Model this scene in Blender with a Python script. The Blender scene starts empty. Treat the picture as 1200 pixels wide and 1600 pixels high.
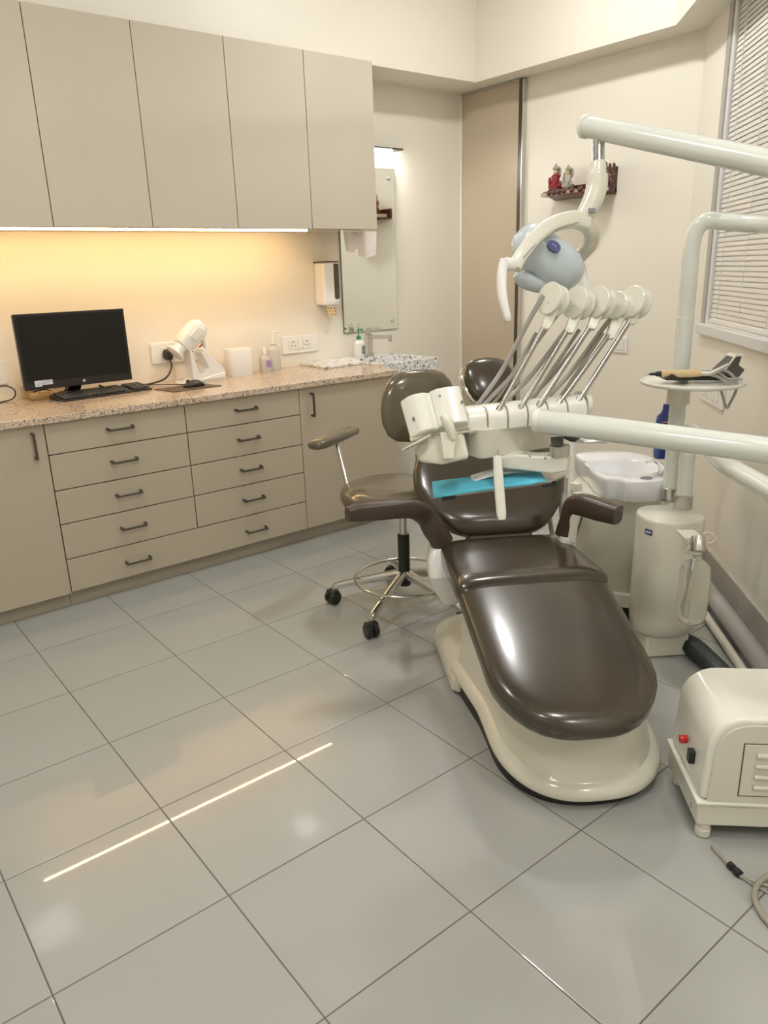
import bpy, bmesh, math, random
from mathutils import Vector as V, Matrix
random.seed(7)
PI = math.pi
C = bpy.context.scene.collection
sc = bpy.context.scene

# ------------------------------------------------------------------ camera
CAM_Z = 1.3936
FPX = 1183.65
YAW, PITCH, ROLL = 0.664717, 0.310388, -0.031934
def cam_axes():
    f = V((math.sin(YAW)*math.cos(PITCH), math.cos(YAW)*math.cos(PITCH), -math.sin(PITCH)))
    r = V((math.cos(YAW), -math.sin(YAW), 0)); u = r.cross(f)
    c, s = math.cos(ROLL), math.sin(ROLL)
    return c*r + s*u, -s*r + c*u, f
CR, CU, CF = cam_axes()
cam = bpy.data.objects.new('camera', bpy.data.cameras.new('camera'))
C.objects.link(cam)
cam.matrix_world = Matrix(((CR.x, CU.x, -CF.x, 0), (CR.y, CU.y, -CF.y, 0), (CR.z, CU.z, -CF.z, CAM_Z), (0, 0, 0, 1)))
cam.data.sensor_fit = 'VERTICAL'; cam.data.sensor_height = 36.0; cam.data.sensor_width = 27.0
cam.data.lens = FPX/1600*36.0
cam.data.clip_start = 0.02
sc.camera = cam

# ------------------------------------------------------------------ world + exposure
w = bpy.data.worlds.new('world'); sc.world = w; w.use_nodes = True
w.node_tree.nodes['Background'].inputs[0].default_value = (0.55, 0.6, 0.7, 1)
w.node_tree.nodes['Background'].inputs[1].default_value = 0.3
sc.view_settings.view_transform = 'Standard'; sc.view_settings.look = 'None'
sc.view_settings.gamma = 1.0; sc.view_settings.use_curve_mapping = False
sc.view_settings.exposure = -0.33
PANEL_E = 76.0      # ceiling lights
SPOT_E = 330.0      # small fitting with three bars above the chair
LED_E = 125.0        # warm strip under the wall cabinets
MIRROR_E = 230.0     # lamp above the mirror

# measuring helpers: where the sight line through a point of the photograph meets a known plane
def ray(u, v): return CF + CR*((u-600)/FPX) - CU*((v-800)/FPX)
O0 = V((0, 0, CAM_Z))
def P(u, v, d): return O0 + ray(u, v)*d
def FZ(u, v, z=0.0): d = ray(u, v); return O0 + d*((z-CAM_Z)/d.z)
def WY(u, v, y): d = ray(u, v); return O0 + d*(y/d.y)
def WX(u, v, x): d = ray(u, v); return O0 + d*(x/d.x)
DC = 1.557
def WD(u, v, c=DC): d = ray(u, v); return O0 + d*(c/(d.x-d.y))

# ------------------------------------------------------------------ materials
def mat(name, col, rough=0.5, metal=0.0, coat=0.0, spec=0.5, emit=None, estr=0, trans=0, bump=0, bscale=60, var=0, vscale=4, ior=1.5, coatr=0.05, alpha=1.0):
    m = bpy.data.materials.new(name); m.use_nodes = True
    nt = m.node_tree; b = nt.nodes['Principled BSDF']
    b.inputs['Base Color'].default_value = (*col, 1); b.inputs['Roughness'].default_value = rough
    b.inputs['Metallic'].default_value = metal; b.inputs['Coat Weight'].default_value = coat
    b.inputs['Coat Roughness'].default_value = coatr
    b.inputs['Specular IOR Level'].default_value = spec; b.inputs['IOR'].default_value = ior
    b.inputs['Transmission Weight'].default_value = trans; b.inputs['Alpha'].default_value = alpha
    if emit: b.inputs['Emission Color'].default_value = (*emit, 1); b.inputs['Emission Strength'].default_value = estr
    if var or bump:
        tc = nt.nodes.new('ShaderNodeTexCoord')
    if var:
        n = nt.nodes.new('ShaderNodeTexNoise'); n.inputs['Scale'].default_value = vscale; n.inputs['Detail'].default_value = 3
        nt.links.new(tc.outputs['Object'], n.inputs['Vector'])
        mx = nt.nodes.new('ShaderNodeMix'); mx.data_type = 'RGBA'
        mx.inputs[6].default_value = (*[c*(1-var) for c in col], 1); mx.inputs[7].default_value = (*[min(1, c*(1+var)) for c in col], 1)
        nt.links.new(n.outputs['Fac'], mx.inputs[0]); nt.links.new(mx.outputs[2], b.inputs['Base Color'])
    if bump:
        n2 = nt.nodes.new('ShaderNodeTexNoise'); n2.inputs['Scale'].default_value = bscale; n2.inputs['Detail'].default_value = 3
        nt.links.new(tc.outputs['Object'], n2.inputs['Vector'])
        bp = nt.nodes.new('ShaderNodeBump'); bp.inputs['Strength'].default_value = bump; bp.inputs['Distance'].default_value = 0.002
        nt.links.new(n2.outputs['Fac'], bp.inputs['Height']); nt.links.new(bp.outputs['Normal'], b.inputs['Normal'])
    return m
def speckle(name, cols, scale, rough=0.12):
    """granite / speckled marble: voronoi cells coloured through a ramp"""
    m = bpy.data.materials.new(name); m.use_nodes = True; nt = m.node_tree; b = nt.nodes['Principled BSDF']
    b.inputs['Roughness'].default_value = rough
    tc = nt.nodes.new('ShaderNodeTexCoord'); vo = nt.nodes.new('ShaderNodeTexVoronoi'); vo.inputs['Scale'].default_value = scale
    no = nt.nodes.new('ShaderNodeTexNoise'); no.inputs['Scale'].default_value = scale*0.35; no.inputs['Detail'].default_value = 4
    nt.links.new(tc.outputs['Object'], vo.inputs['Vector']); nt.links.new(tc.outputs['Object'], no.inputs['Vector'])
    se = nt.nodes.new('ShaderNodeSeparateColor'); nt.links.new(vo.outputs['Color'], se.inputs[0])
    ad = nt.nodes.new('ShaderNodeMath'); ad.operation = 'ADD'
    ml = nt.nodes.new('ShaderNodeMath'); ml.operation = 'MULTIPLY'; ml.inputs[1].default_value = 0.6
    nt.links.new(se.outputs[0], ml.inputs[0]); nt.links.new(ml.outputs[0], ad.inputs[0])
    m2 = nt.nodes.new('ShaderNodeMath'); m2.operation = 'MULTIPLY'; m2.inputs[1].default_value = 0.7
    nt.links.new(no.outputs['Fac'], m2.inputs[0]); nt.links.new(m2.outputs[0], ad.inputs[1])
    rp = nt.nodes.new('ShaderNodeValToRGB'); rp.color_ramp.interpolation = 'LINEAR'
    els = rp.color_ramp.elements
    while len(els) < len(cols): els.new(0.5)
    for e, (p_, c_) in zip(els, cols): e.position = p_; e.color = (*c_, 1)
    nt.links.new(ad.outputs[0], rp.inputs[0]); nt.links.new(rp.outputs[0], b.inputs['Base Color'])
    return m
M = {}
M['wall'] = mat('cream_wall_paint', (0.84, 0.80, 0.705), 0.42, var=0.015, vscale=1.5, bump=0.04, bscale=90)
M['ceiling'] = mat('white_ceiling_paint', (0.82, 0.80, 0.75), 0.7)
M['tile'] = mat('glazed_floor_tile', (0.40, 0.408, 0.385), 0.26, spec=0.5, coat=0.75, coatr=0.02, var=0.05, vscale=2.2)
M['grout'] = mat('dark_grout', (0.13, 0.12, 0.10), 0.7, var=0.5, vscale=3)
M['laminate'] = mat('beige_base_laminate', (0.49, 0.425, 0.325), 0.34, var=0.02, vscale=2)
M['gloss_laminate'] = mat('glossy_wall_cabinet_laminate', (0.58, 0.53, 0.435), 0.12, coat=0.5, coatr=0.06)
M['panel'] = mat('tall_beige_laminate', (0.50, 0.42, 0.31), 0.3)
M['carcass'] = mat('dark_carcass_gap', (0.10, 0.085, 0.07), 0.8)
M['plinth'] = mat('plinth_laminate', (0.42, 0.37, 0.29), 0.3)
M['granite'] = speckle('speckled_granite', [(0.30, (0.10, 0.075, 0.055)), (0.44, (0.30, 0.22, 0.16)), (0.55, (0.60, 0.48, 0.36)), (0.8, (0.70, 0.58, 0.46))], 260, 0.1)
M['marble'] = speckle('speckled_marble', [(0.30, (0.12, 0.12, 0.13)), (0.44, (0.42, 0.42, 0.43)), (0.56, (0.80, 0.80, 0.79)), (0.9, (0.88, 0.88, 0.87))], 120, 0.08)
M['stone'] = mat('grey_skirting_stone', (0.50, 0.47, 0.42), 0.35, var=0.25, vscale=9)
M['handle'] = mat('dark_pewter', (0.13, 0.12, 0.105), 0.3, metal=0.9)
M['chrome'] = mat('chrome', (0.66, 0.65, 0.63), 0.16, metal=1)
M['rod'] = mat('grey_rod_metal', (0.42, 0.41, 0.39), 0.25, metal=1)
M['steel'] = mat('brushed_steel', (0.62, 0.61, 0.58), 0.28, metal=1)
M['cream'] = mat('cream_enamel_plastic', (0.76, 0.74, 0.64), 0.22, coat=0.35)
M['cream2'] = mat('ivory_shell_plastic', (0.73, 0.705, 0.60), 0.2, coat=0.3)
M['unitwhite'] = mat('off_white_plastic', (0.83, 0.82, 0.75), 0.25, coat=0.3)
M['tube'] = mat('pale_grey_green_tube_enamel', (0.74, 0.77, 0.72), 0.2, coat=0.5)
M['white'] = mat('white_plastic', (0.86, 0.86, 0.84), 0.25, coat=0.2)
M['basin'] = mat('white_ceramic', (0.86, 0.87, 0.90), 0.08, coat=0.6)
M['lampblue'] = mat('pale_blue_lamp_shell', (0.56, 0.64, 0.69), 0.25, coat=0.3)
M['vinyl'] = mat('brown_vinyl', (0.048, 0.036, 0.022), 0.24, spec=0.6, coat=0.35, coatr=0.12)
M['vinyl2'] = mat('olive_brown_vinyl', (0.125, 0.10, 0.062), 0.2, spec=0.6, coat=0.4, coatr=0.08)
M['brown'] = mat('brown_armrest_plastic', (0.062, 0.042, 0.030), 0.32)
M['black'] = mat('black_plastic', (0.015, 0.014, 0.014), 0.35)
M['screen'] = mat('black_monitor_glass', (0.012, 0.011, 0.010), 0.3, spec=0.3)
M['rubber'] = mat('black_rubber', (0.02, 0.02, 0.02), 0.6)
M['wheel'] = mat('black_caster', (0.018, 0.018, 0.018), 0.4)
M['hose'] = mat('grey_silicone_hose', (0.40, 0.38, 0.345), 0.28, coat=0.3)
M['hose2'] = mat('beige_grey_hose', (0.36, 0.33, 0.27), 0.35)
M['corrugated'] = mat('dark_green_corrugated_hose', (0.045, 0.055, 0.05), 0.45)
M['cable_w'] = mat('white_cable', (0.75, 0.70, 0.62), 0.4)
M['pvc'] = mat('grey_pvc_pipe', (0.42, 0.40, 0.375), 0.3)
M['blue_bib'] = mat('turquoise_bib_paper', (0.10, 0.50, 0.68), 0.75, bump=0.2, bscale=50)
M['bibwhite'] = mat('white_paper', (0.80, 0.82, 0.84), 0.7)
M['tissue'] = mat('white_tissue', (0.88, 0.82, 0.78), 0.85)
M['wood'] = mat('dark_red_brown_wood', (0.105, 0.035, 0.028), 0.4, var=0.2, vscale=30)
M['woodlight'] = mat('light_inlay_wood', (0.50, 0.40, 0.28), 0.5)
M['red'] = mat('crimson_paint', (0.24, 0.018, 0.03), 0.35)
M['silver'] = mat('silver_paint', (0.5, 0.48, 0.44), 0.3, metal=0.6)
M['green'] = mat('green_pump_plastic', (0.03, 0.27, 0.10), 0.3)
M['navy'] = mat('navy_bottle_plastic', (0.015, 0.04, 0.22), 0.2, coat=0.4)
M['purple'] = mat('purple_print', (0.34, 0.22, 0.55), 0.5)
M['bluebadge'] = mat('blue_badge', (0.04, 0.05, 0.22), 0.3)
M['print'] = mat('grey_print', (0.22, 0.22, 0.24), 0.6)
M['pinkprint'] = mat('pink_print', (0.62, 0.22, 0.28), 0.5)
M['gold'] = mat('orange_gold_print', (0.70, 0.36, 0.06), 0.4)
M['smoke'] = mat('smoked_window', (0.09, 0.055, 0.045), 0.15)
M['beigeplastic'] = mat('beige_device_plastic', (0.58, 0.44, 0.27), 0.35)
M['tan'] = mat('tan_handpiece', (0.62, 0.47, 0.26), 0.25, coat=0.3)
M['grey_face'] = mat('dark_grey_face', (0.085, 0.085, 0.08), 0.3)
M['padbrown'] = mat('brown_mouse_mat', (0.10, 0.07, 0.05), 0.5)
M['slat'] = mat('ivory_blind_slat', (0.74, 0.71, 0.66), 0.45)
M['winframe'] = mat('white_window_frame', (0.70, 0.70, 0.70), 0.2, coat=0.3)
M['reveal'] = mat('grey_window_frame', (0.40, 0.38, 0.35), 0.35)
M['glass'] = mat('window_glass', (0.9, 0.95, 0.95), 0.02, trans=1)
M['clear'] = mat('clear_plastic_bottle', (0.93, 0.93, 0.88), 0.06, trans=0.9, ior=1.2)
M['milky'] = mat('milky_plastic_bottle', (0.82, 0.80, 0.74), 0.25, trans=0.35)
M['mirror'] = mat('mirror_glass', (0.86, 0.88, 0.84), 0.015, metal=1)
M['mirroredge'] = mat('mirror_edge', (0.20, 0.24, 0.2), 0.2)
M['panel_light'] = mat('ceiling_light_diffuser', (1, 1, 1), 0.5, emit=(1.0, 0.98, 0.945), estr=PANEL_E)
M['spot_light'] = mat('bar_light_diffuser', (1, 1, 1), 0.5, emit=(1.0, 0.985, 0.955), estr=SPOT_E)
M['led'] = mat('warm_led_strip', (1, 0.8, 0.5), 0.5, emit=(1.0, 0.62, 0.26), estr=LED_E)
M['mlamp'] = mat('mirror_lamp_diffuser', (1, 1, 1), 0.5, emit=(1.0, 0.98, 0.93), estr=MIRROR_E)
M['redlamp'] = mat('red_indicator', (0.55, 0.02, 0.02), 0.2)
M['paper'] = mat('paper_sticker', (0.70, 0.75, 0.80), 0.5)

# ------------------------------------------------------------------ mesh helpers
def frame(z, x=None):
    z = V(z).normalized()
    a = V(x) if x is not None else (V((0, 0, 1)) if abs(z.z) < 0.9 else V((1, 0, 0)))
    x = (a - z*a.dot(z)).normalized(); y = z.cross(x)
    return x, y, z
def smooth_path(pts, n=6):
    pts = [V(p) for p in pts]
    if len(pts) < 3: return pts
    out = []; q = [pts[0]*2-pts[1]] + pts + [pts[-1]*2-pts[-2]]
    for i in range(1, len(q)-2):
        a, b, c, d = q[i-1:i+3]
        for k in range(n):
            t = k/n
            out.append(0.5*((2*b)+(c-a)*t+(2*a-5*b+4*c-d)*t*t+(3*b-3*c+d-a)*t**3))
    out.append(pts[-1]); return out
def sgnpow(x, e): return math.copysign(abs(x)**e, x)
class MB:
    def __init__(s): s.b = bmesh.new()
    def ring(s, pts): return [s.b.verts.new(p) for p in pts]
    def skin(s, r0, r1):
        n = len(r0)
        for i in range(n):
            try: s.b.faces.new((r0[i], r0[(i+1) % n], r1[(i+1) % n], r1[i]))
            except ValueError: pass
    def cap(s, r, flip=False):
        try: s.b.faces.new(r[::-1] if flip else r)
        except ValueError: pass
    def loft(s, rings, caps=True):
        vs = [s.ring(r) for r in rings]
        for a, b in zip(vs, vs[1:]): s.skin(a, b)
        if caps: s.cap(vs[0], True); s.cap(vs[-1])
        return s
    def box(s, c, size, R=None):
        c = V(c); h = [x/2 for x in size]
        R = R or (V((1, 0, 0)), V((0, 1, 0)), V((0, 0, 1)))
        v = [s.b.verts.new(c + R[0]*(h[0]*i) + R[1]*(h[1]*j) + R[2]*(h[2]*k)) for i in (-1, 1) for j in (-1, 1) for k in (-1, 1)]
        for f in ((0, 1, 3, 2), (4, 6, 7, 5), (0, 4, 5, 1), (2, 3, 7, 6), (0, 2, 6, 4), (1, 5, 7, 3)): s.b.faces.new([v[i] for i in f])
        return s
    def bb(s, x0, x1, y0, y1, z0, z1): return s.box(((x0+x1)/2, (y0+y1)/2, (z0+z1)/2), (x1-x0, y1-y0, z1-z0))
    def cyl(s, a, b, r0, r1=None, n=24, bev=0):
        a, b = V(a), V(b); r1 = r0 if r1 is None else r1
        x, y, z = frame(b-a)
        prof = [(0, r0), (1, r1)]
        L = (b-a).length
        if bev: prof = [(0, r0-bev), (bev/L*0.3, r0-bev*0.3), (bev/L, r0), (1-bev/L, r1), (1-bev/L*0.3, r1-bev*0.3), (1, r1-bev)]
        s.loft([[a+(b-a)*t+x*(r*math.cos(2*PI*k/n))+y*(r*math.sin(2*PI*k/n)) for k in range(n)] for t, r in prof])
        return s
    def lathe(s, base, axis, prof, n=28, x=None):
        """prof: list of (height, radius)"""
        base = V(base); x, y, z = frame(axis, x)
        s.loft([[base+z*h+x*(max(r, 1e-4)*math.cos(2*PI*k/n))+y*(max(r, 1e-4)*math.sin(2*PI*k/n)) for k in range(n)] for h, r in prof])
        return s
    def tube(s, pts, r, n=12, sm=6, flat=None, up=None):
        """swept tube; r number or list per control point; flat=(rx,ry) elliptical section with 'up' direction"""
        ctrl = [V(p) for p in pts]
        path = smooth_path(ctrl, sm) if sm > 1 else ctrl
        m = len(path)
        def rad(i):
            if isinstance(r, (int, float)): return r
            t = i/(m-1)*(len(r)-1); k = min(int(t), len(r)-2); return r[k]*(1-(t-k))+r[k+1]*(t-k)
        rings = []; xprev = None
        for i, p_ in enumerate(path):
            t = (path[min(i+1, m-1)]-path[max(i-1, 0)]).normalized()
            if up is not None: x, y, z = frame(t, up)
            else:
                x, y, z = frame(t, xprev) if xprev is not None else frame(t)
            xprev = x
            q = rad(i); fx, fy = flat if flat else (1, 1)
            rings.append([p_ + x*(q*fx*sgnpow(math.cos(2*PI*k/n), 0.6 if flat else 1)) + y*(q*fy*sgnpow(math.sin(2*PI*k/n), 0.6 if flat else 1)) for k in range(n)])
        s.loft(rings); return s
    def ell(s, c, r, R=None, n=20, m=12, e=1.0):
        c = V(c); R = R or (V((1, 0, 0)), V((0, 1, 0)), V((0, 0, 1)))
        rings = []
        for j in range(m+1):
            a = -PI/2+PI*j/m; cz, sz = max(math.cos(a), 1e-3), math.sin(a)
            rings.append([c+R[0]*(r[0]*sgnpow(cz, e)*sgnpow(math.cos(2*PI*k/n), e))+R[1]*(r[1]*sgnpow(cz, e)*sgnpow(math.sin(2*PI*k/n), e))+R[2]*(r[2]*sgnpow(sz, e)) for k in range(n)])
        s.loft(rings); return s
    def prism(s, poly, o, ax, ay, an, t):
        """polygon in plane (o, ax, ay) extruded t along an (centred)"""
        o, ax, ay, an = V(o), V(ax), V(ay), V(an)
        r0 = [o+ax*p_[0]+ay*p_[1]-an*(t/2) for p_ in poly]; r1 = [p_+an*t for p_ in r0]
        s.loft([r0, r1]); return s
    def spine(s, secs, n=28, e=0.55):
        """secs: (centre, U, W, ru, rw): superelliptic sections"""
        s.loft([[V(c)+V(U)*(ru*sgnpow(math.cos(2*PI*k/n), e))+V(W)*(rw*sgnpow(math.sin(2*PI*k/n), e)) for k in range(n)] for c, U, W, ru, rw in secs])
        return s
    def build(s, name, m, parent=None, bevel=0, seg=2, sub=0, angle=40, base=None, solid=0):
        bmesh.ops.recalc_face_normals(s.b, faces=s.b.faces)
        if parent is not None:
            o0 = origin_of(parent)
        else:
            o0 = V(base) if base is not None else V((0, 0, 0))
        bmesh.ops.translate(s.b, vec=-o0, verts=s.b.verts)
        me = bpy.data.meshes.new(name); s.b.to_mesh(me); s.b.free()
        me.materials.append(M[m] if isinstance(m, str) else m)
        for p_ in me.polygons: p_.use_smooth = True
        me.set_sharp_from_angle(angle=math.radians(angle))
        o = bpy.data.objects.new(name, me); C.objects.link(o)
        if parent is not None: o.parent = parent
        else: o.location = o0
        if bevel:
            b = o.modifiers.new('bevel', 'BEVEL'); b.width = bevel; b.segments = seg; b.limit_method = 'ANGLE'; b.angle_limit = math.radians(35); b.harden_normals = True
        if sub:
            u_ = o.modifiers.new('sub', 'SUBSURF'); u_.levels = sub; u_.render_levels = sub
        return o
def origin_of(o):
    p_ = V(o.location)
    while o.parent: o = o.parent; p_ = p_ + V(o.location)
    return p_
def thing(name, label, cat, loc, group=None):
    o = bpy.data.objects.new(name, None); C.objects.link(o); o.location = loc; o.empty_display_size = 0.05
    o['label'] = label; o['category'] = cat
    if group: o['group'] = group
    return o
def tag(o, label, cat, group=None):
    o['label'] = label; o['category'] = cat
    if group: o['group'] = group
    return o
def struct(o): o['kind'] = 'structure'; return o
def dup_part(o, parent, loc=None):
    c = o.copy(); C.objects.link(c); c.parent = parent
    if loc is not None: c.location = loc
    return c
X, Y, Z = V((1, 0, 0)), V((0, 1, 0)), V((0, 0, 1))

# ================================================================== SETTING
XR, YB, H = 3.805, 3.90, 3.10
XL, YN = -1.3, -2.3
DX, DY = XR, XR-DC                       # where the right wall turns into the window wall
DEX = 1.95                               # window wall ends, side wall starts
DEY = DEX-DC
d1 = V((-1, -1, 0)).normalized(); dn = V((-1, 1, 0)).normalized()   # along the window wall / its inward normal
# floor with individual tiles (0.4 m)
fl = struct(MB().bb(XL-.1, XR+.1, YN-.1, YB+.1, -0.10, -0.0012).build('floor', 'grout'))
T = 0.4; ox, oy = 0.5701, 2.5667
tb = MB(); g = 0.0016
r0 = [V((x, y, -0.0030)) for x, y in ((-T/2+g, -T/2+g), (T/2-g, -T/2+g), (T/2-g, T/2-g), (-T/2+g, T/2-g))]
r1 = [V((x, y, -0.0006)) for x, y in ((-T/2+g, -T/2+g), (T/2-g, -T/2+g), (T/2-g, T/2-g), (-T/2+g, T/2-g))]
r2 = [V((x, y, 0)) for x, y in ((-T/2+2*g, -T/2+2*g), (T/2-2*g, -T/2+2*g), (T/2-2*g, T/2-2*g), (-T/2+2*g, T/2-2*g))]
tb.loft([r0, r1, r2])
tile0 = tb.build('tile', 'tile', fl, angle=0.2)
first = True
for i in range(-4, 9):
    for j in range(-4, 13):
        cx = ox+T*(i+.5); cy = oy-T*(j-.5)-T*0
        if cx-T/2 > XR or cy+T/2 < YN or cx+T/2 < XL or cy-T/2 > YB: continue
        if cx-cy > DC+0.45 and cx > DEX+.3: continue
        o = tile0 if first else dup_part(tile0, fl)
        first = False
        o.location = (cx, cy, 0)
# walls
wb = struct(MB().bb(XL-.1, XR+.1, YB, YB+.1, 0, H).build('wall_back', 'wall'))
wr = struct(MB().bb(XR, XR+.1, DY, YB, 0, H).build('wall_right', 'wall'))
struct(MB().bb(XL-.1, XL, YN, YB, 0, H).build('wall_left', 'wall'))
struct(MB().bb(XL-.1, DEX+.1, YN-.1, YN, 0, H).build('wall_front', 'wall'))
struct(MB().bb(DEX, DEX+.1, YN, DEY, 0, H).build('wall_side', 'wall'))
struct(MB().bb(XL-.1, XR+.1, YN-.1, YB+.1, H, H+.1).build('ceiling', 'ceiling'))
# window wall with opening, s measured from the turn
S0, S1, WZ0, WZ1 = 0.375, 1.75, 1.055, 2.62
SW = (V((DX, DY, 0))-V((DEX, DEY, 0))).length
def D(s, n, z): return V((DX, DY, 0)) + d1*s + dn*n + Z*z
ww = MB()
R = (d1, dn, Z)
for (a, b, z0, z1) in ((-.06, S0, 0, H), (S1, SW+.06, 0, H), (S0, S1, 0, WZ0), (S0, S1, WZ1, H)):
    ww.box(D((a+b)/2, -.08, (z0+z1)/2), (b-a, .16, z1-z0), R)
wwo = struct(ww.build('wall_window', 'wall'))
# bulkhead beam round the top, below the ceiling
BZ = 2.435; BX, BY = 3.625, 3.61
beam = MB()
k = 0.26*math.sqrt(2)/2
bp0 = [(XL, YB), (XR, YB), (XR, DY), (DEX, DEY), (DEX-.0, DEY+.26), (BX, BX-1.325), (BX, BY), (XL, BY)]
beam.loft([[V((x, y, BZ)) for x, y in bp0], [V((x, y, H)) for x, y in bp0]])
struct(beam.build('trim_1', 'wall'))
# grey stone skirting on the window wall
struct(MB().box(D(SW/2, .006, .055), (SW, .014, .11), R).build('baseboard_window', 'stone', bevel=.003))
struct(MB().bb(XR-.012, XR, DY, YB, 0, .09).build('baseboard_right', 'stone'))
# window
win = struct(MB().box(D((S0+S1)/2, -.07, WZ0+.02), (S1-S0, .10, .04), R).build('window_1', 'winframe'))
fr = MB()
for (a, b, z0, z1) in ((S0, S0+.055, WZ0, WZ1), (S1-.055, S1, WZ0, WZ1)):
    fr.box(D((a+b)/2, -.03, (z0+z1)/2), (b-a, .08, z1-z0), R)
fr.box(D((S0+S1)/2, -.03, WZ1-.03), (S1-S0, .08, .06), R)
fr.build('outer_frame', 'reveal', win, bevel=.004)
sf = MB()
for (a, b, z0, z1) in ((S0+.055, S0+.09, WZ0+.045, WZ1-.06), (S1-.09, S1-.055, WZ0+.045, WZ1-.06), (S0+.055, S1-.055, WZ0+.02, WZ0+.055)):
    sf.box(D((a+b)/2, -.02, (z0+z1)/2), (b-a, .05, z1-z0), R)
sf.box(D((S0+S1)/2, .004, WZ0+.022), (S1-S0+.02, .05, .05), R)
sf.build('sash_frame', 'winframe', win, bevel=.008, seg=3)
MB().box(D((S0+S1)/2, -.11, (WZ0+WZ1)/2), (S1-S0-.01, .006, WZ1-WZ0-.01), R).build('pane', 'glass', win)
# venetian blind hung in the window
bl = thing('venetian_blind', 'closed ivory slatted blind hanging in the window on the right', 'blind', D((S0+S1)/2, -.02, WZ0+.06))
MB().box(D((S0+S1)/2, .02, WZ1-.075), (S1-S0-.08, .055, .05), R).build('headrail', 'winframe', bl, bevel=.005)
MB().box(D((S0+S1)/2, -.006, WZ0+.060), (S1-S0-.19, .022, .014), R).build('bottom_rail', 'slat', bl, bevel=.003)
sm_ = MB(); sl = S1-S0-.185
tz = math.radians(75)
for q in ((-1, -1), ):
    pass
c0 = bl.location
pr = [(-.0125, -.0012), (-.006, .0004), (0, .0008), (.006, .0004), (.0125, -.0012)]
ra, rb = [], []
for t_, h_ in pr:
    off = dn*(math.cos(tz)*t_ + math.sin(tz)*h_) + Z*(-math.sin(tz)*t_ + math.cos(tz)*h_)
    ra.append(V(c0)+d1*(-sl/2)+off); rb.append(V(c0)+d1*(sl/2)+off)
lo = MB()
A_ = lo.ring(ra); B_ = lo.ring(rb)
for i in range(4): lo.b.faces.new((A_[i], A_[i+1], B_[i+1], B_[i]))
s0 = lo.build('slat', 'slat', bl)
nsl = int((WZ1-.11-WZ0-.09)/.0205)+1
for i in range(nsl):
    o = s0 if i == 0 else dup_part(s0, bl)
    o.location = (dn*0.008 + Z*(.012+.0205*i + random.uniform(-.0006, .0006)))
    o.rotation_euler = (random.uniform(-.002, .002), random.uniform(-.0015, .0015), 0)
for a in (.12, .37, .63, .88):
    MB().cyl(D(S0+.1+sl*a, .008, WZ0+.08), D(S0+.1+sl*a, .008, WZ1-.09), .0016, n=6).build('ladder_cord', 'slat', bl)

# tall laminate panel by the corner (a flush door) with its metal edge
dr = struct(MB().bb(XR-.022, XR-.001, 3.395, 3.885, 0.0, BZ-.012).build('door_1', 'panel', bevel=.002))
MB().bb(XR-.034, XR-.001, 3.366, 3.395, 0, BZ-.008).build('edge_strip', 'brown', dr, bevel=.002)
MB().bb(XR-.036, XR-.001, 3.360, 3.3655, 0, BZ-.008).build('metal_channel', 'steel', dr, bevel=.001)
MB().bb(XR-.03, XR-.001, 3.395, 3.885, BZ-.012, BZ-.004).build('top_strip', 'steel', dr)
MB().bb(XR-.028, XR-.001, 3.885, 3.898, 0, BZ-.006).build('edge_strip', 'wall', dr)

# ceiling lights
def ceiling_light(x, y, label, bars=False):
    t = thing('ceiling_light', label, 'light', (x, y, H), 'square ceiling lights')
    w_ = .10 if bars else .17
    MB().bb(x-w_, x+w_, y-w_, y+w_, H-.012, H-.001).build('frame', 'white', t, bevel=.003)
    if bars:
        for i in range(3): MB().bb(x-.085+i*.062, x-.085+i*.062+.045, y-.085, y+.085, H-.018, H-.012).build('tube_diffuser', 'spot_light', t)
    else:
        MB().bb(x-.15, x+.15, y-.15, y+.15, H-.016, H-.012).build('diffuser', 'panel_light', t)
ceiling_light(2.70, 2.45, 'small square ceiling light with three bright bars above the treatment chair', True)
ceiling_light(0.72, 2.15, 'square white ceiling light in front of the computer counter')
ceiling_light(1.15, 0.30, 'square white ceiling light just in front of where the picture is taken')
ceiling_light(-0.5, 0.30, 'square white ceiling light near the left wall')
ceiling_light(0.7, -1.5, 'square white ceiling light at the near end of the room')

# ================================================================== COUNTER RUN
FY = 3.29; CZ = .86
dx = [0.16, .813, 1.432, 2.054, 2.69]
ZS = [.081, .229, .389, .539, .695, .829]
G_ = .0022
def handle_h(parent, x, z, y=FY):
    m = MB(); L = .056
    m.tube([(x-L, y-.028, z), (x+L, y-.028, z)], .0055, n=8, sm=1)
    for s_ in (-1, 1):
        m.tube([(x+s_*L*.98, y-.001, z+.004), (x+s_*L*.98, y-.016, z+.004), (x+s_*L*.9, y-.028, z)], .0065, n=8, sm=4)
    m.build('handle', 'handle', parent)
def handle_v(parent, x, z0, z1, y=FY):
    m = MB()
    m.tube([(x, y-.028, z0), (x, y-.028, z1)], .0055, n=8, sm=1)
    for z in (z0, z1): m.tube([(x, y-.001, z), (x, y-.028, z)], .0065, n=8, sm=1)
    m.build('handle', 'handle', parent)
def carcass(t, x0, x1):
    MB().bb(x0+.001, x1-.001, FY+.019, YB-.002, .081, CZ-.032).build('body', 'carcass', t)
    MB().bb(x0+.001, x1-.001, FY+.045, FY+.065, .0, .081).build('plinth', 'plinth', t)
# left cupboard
t = thing('base_cupboard', 'beige base cupboard with one tall door, left of the drawers', 'cabinet', ((dx[0]+dx[1])/2, 3.6, 0))
carcass(t, dx[0], dx[1])
d = MB().bb(dx[0]+G_, dx[1]-G_, FY, FY+.018, ZS[0]-.01, ZS[5]).build('door', 'laminate', t, bevel=.0012)
handle_v(d, .762, .695, .795)
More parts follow.
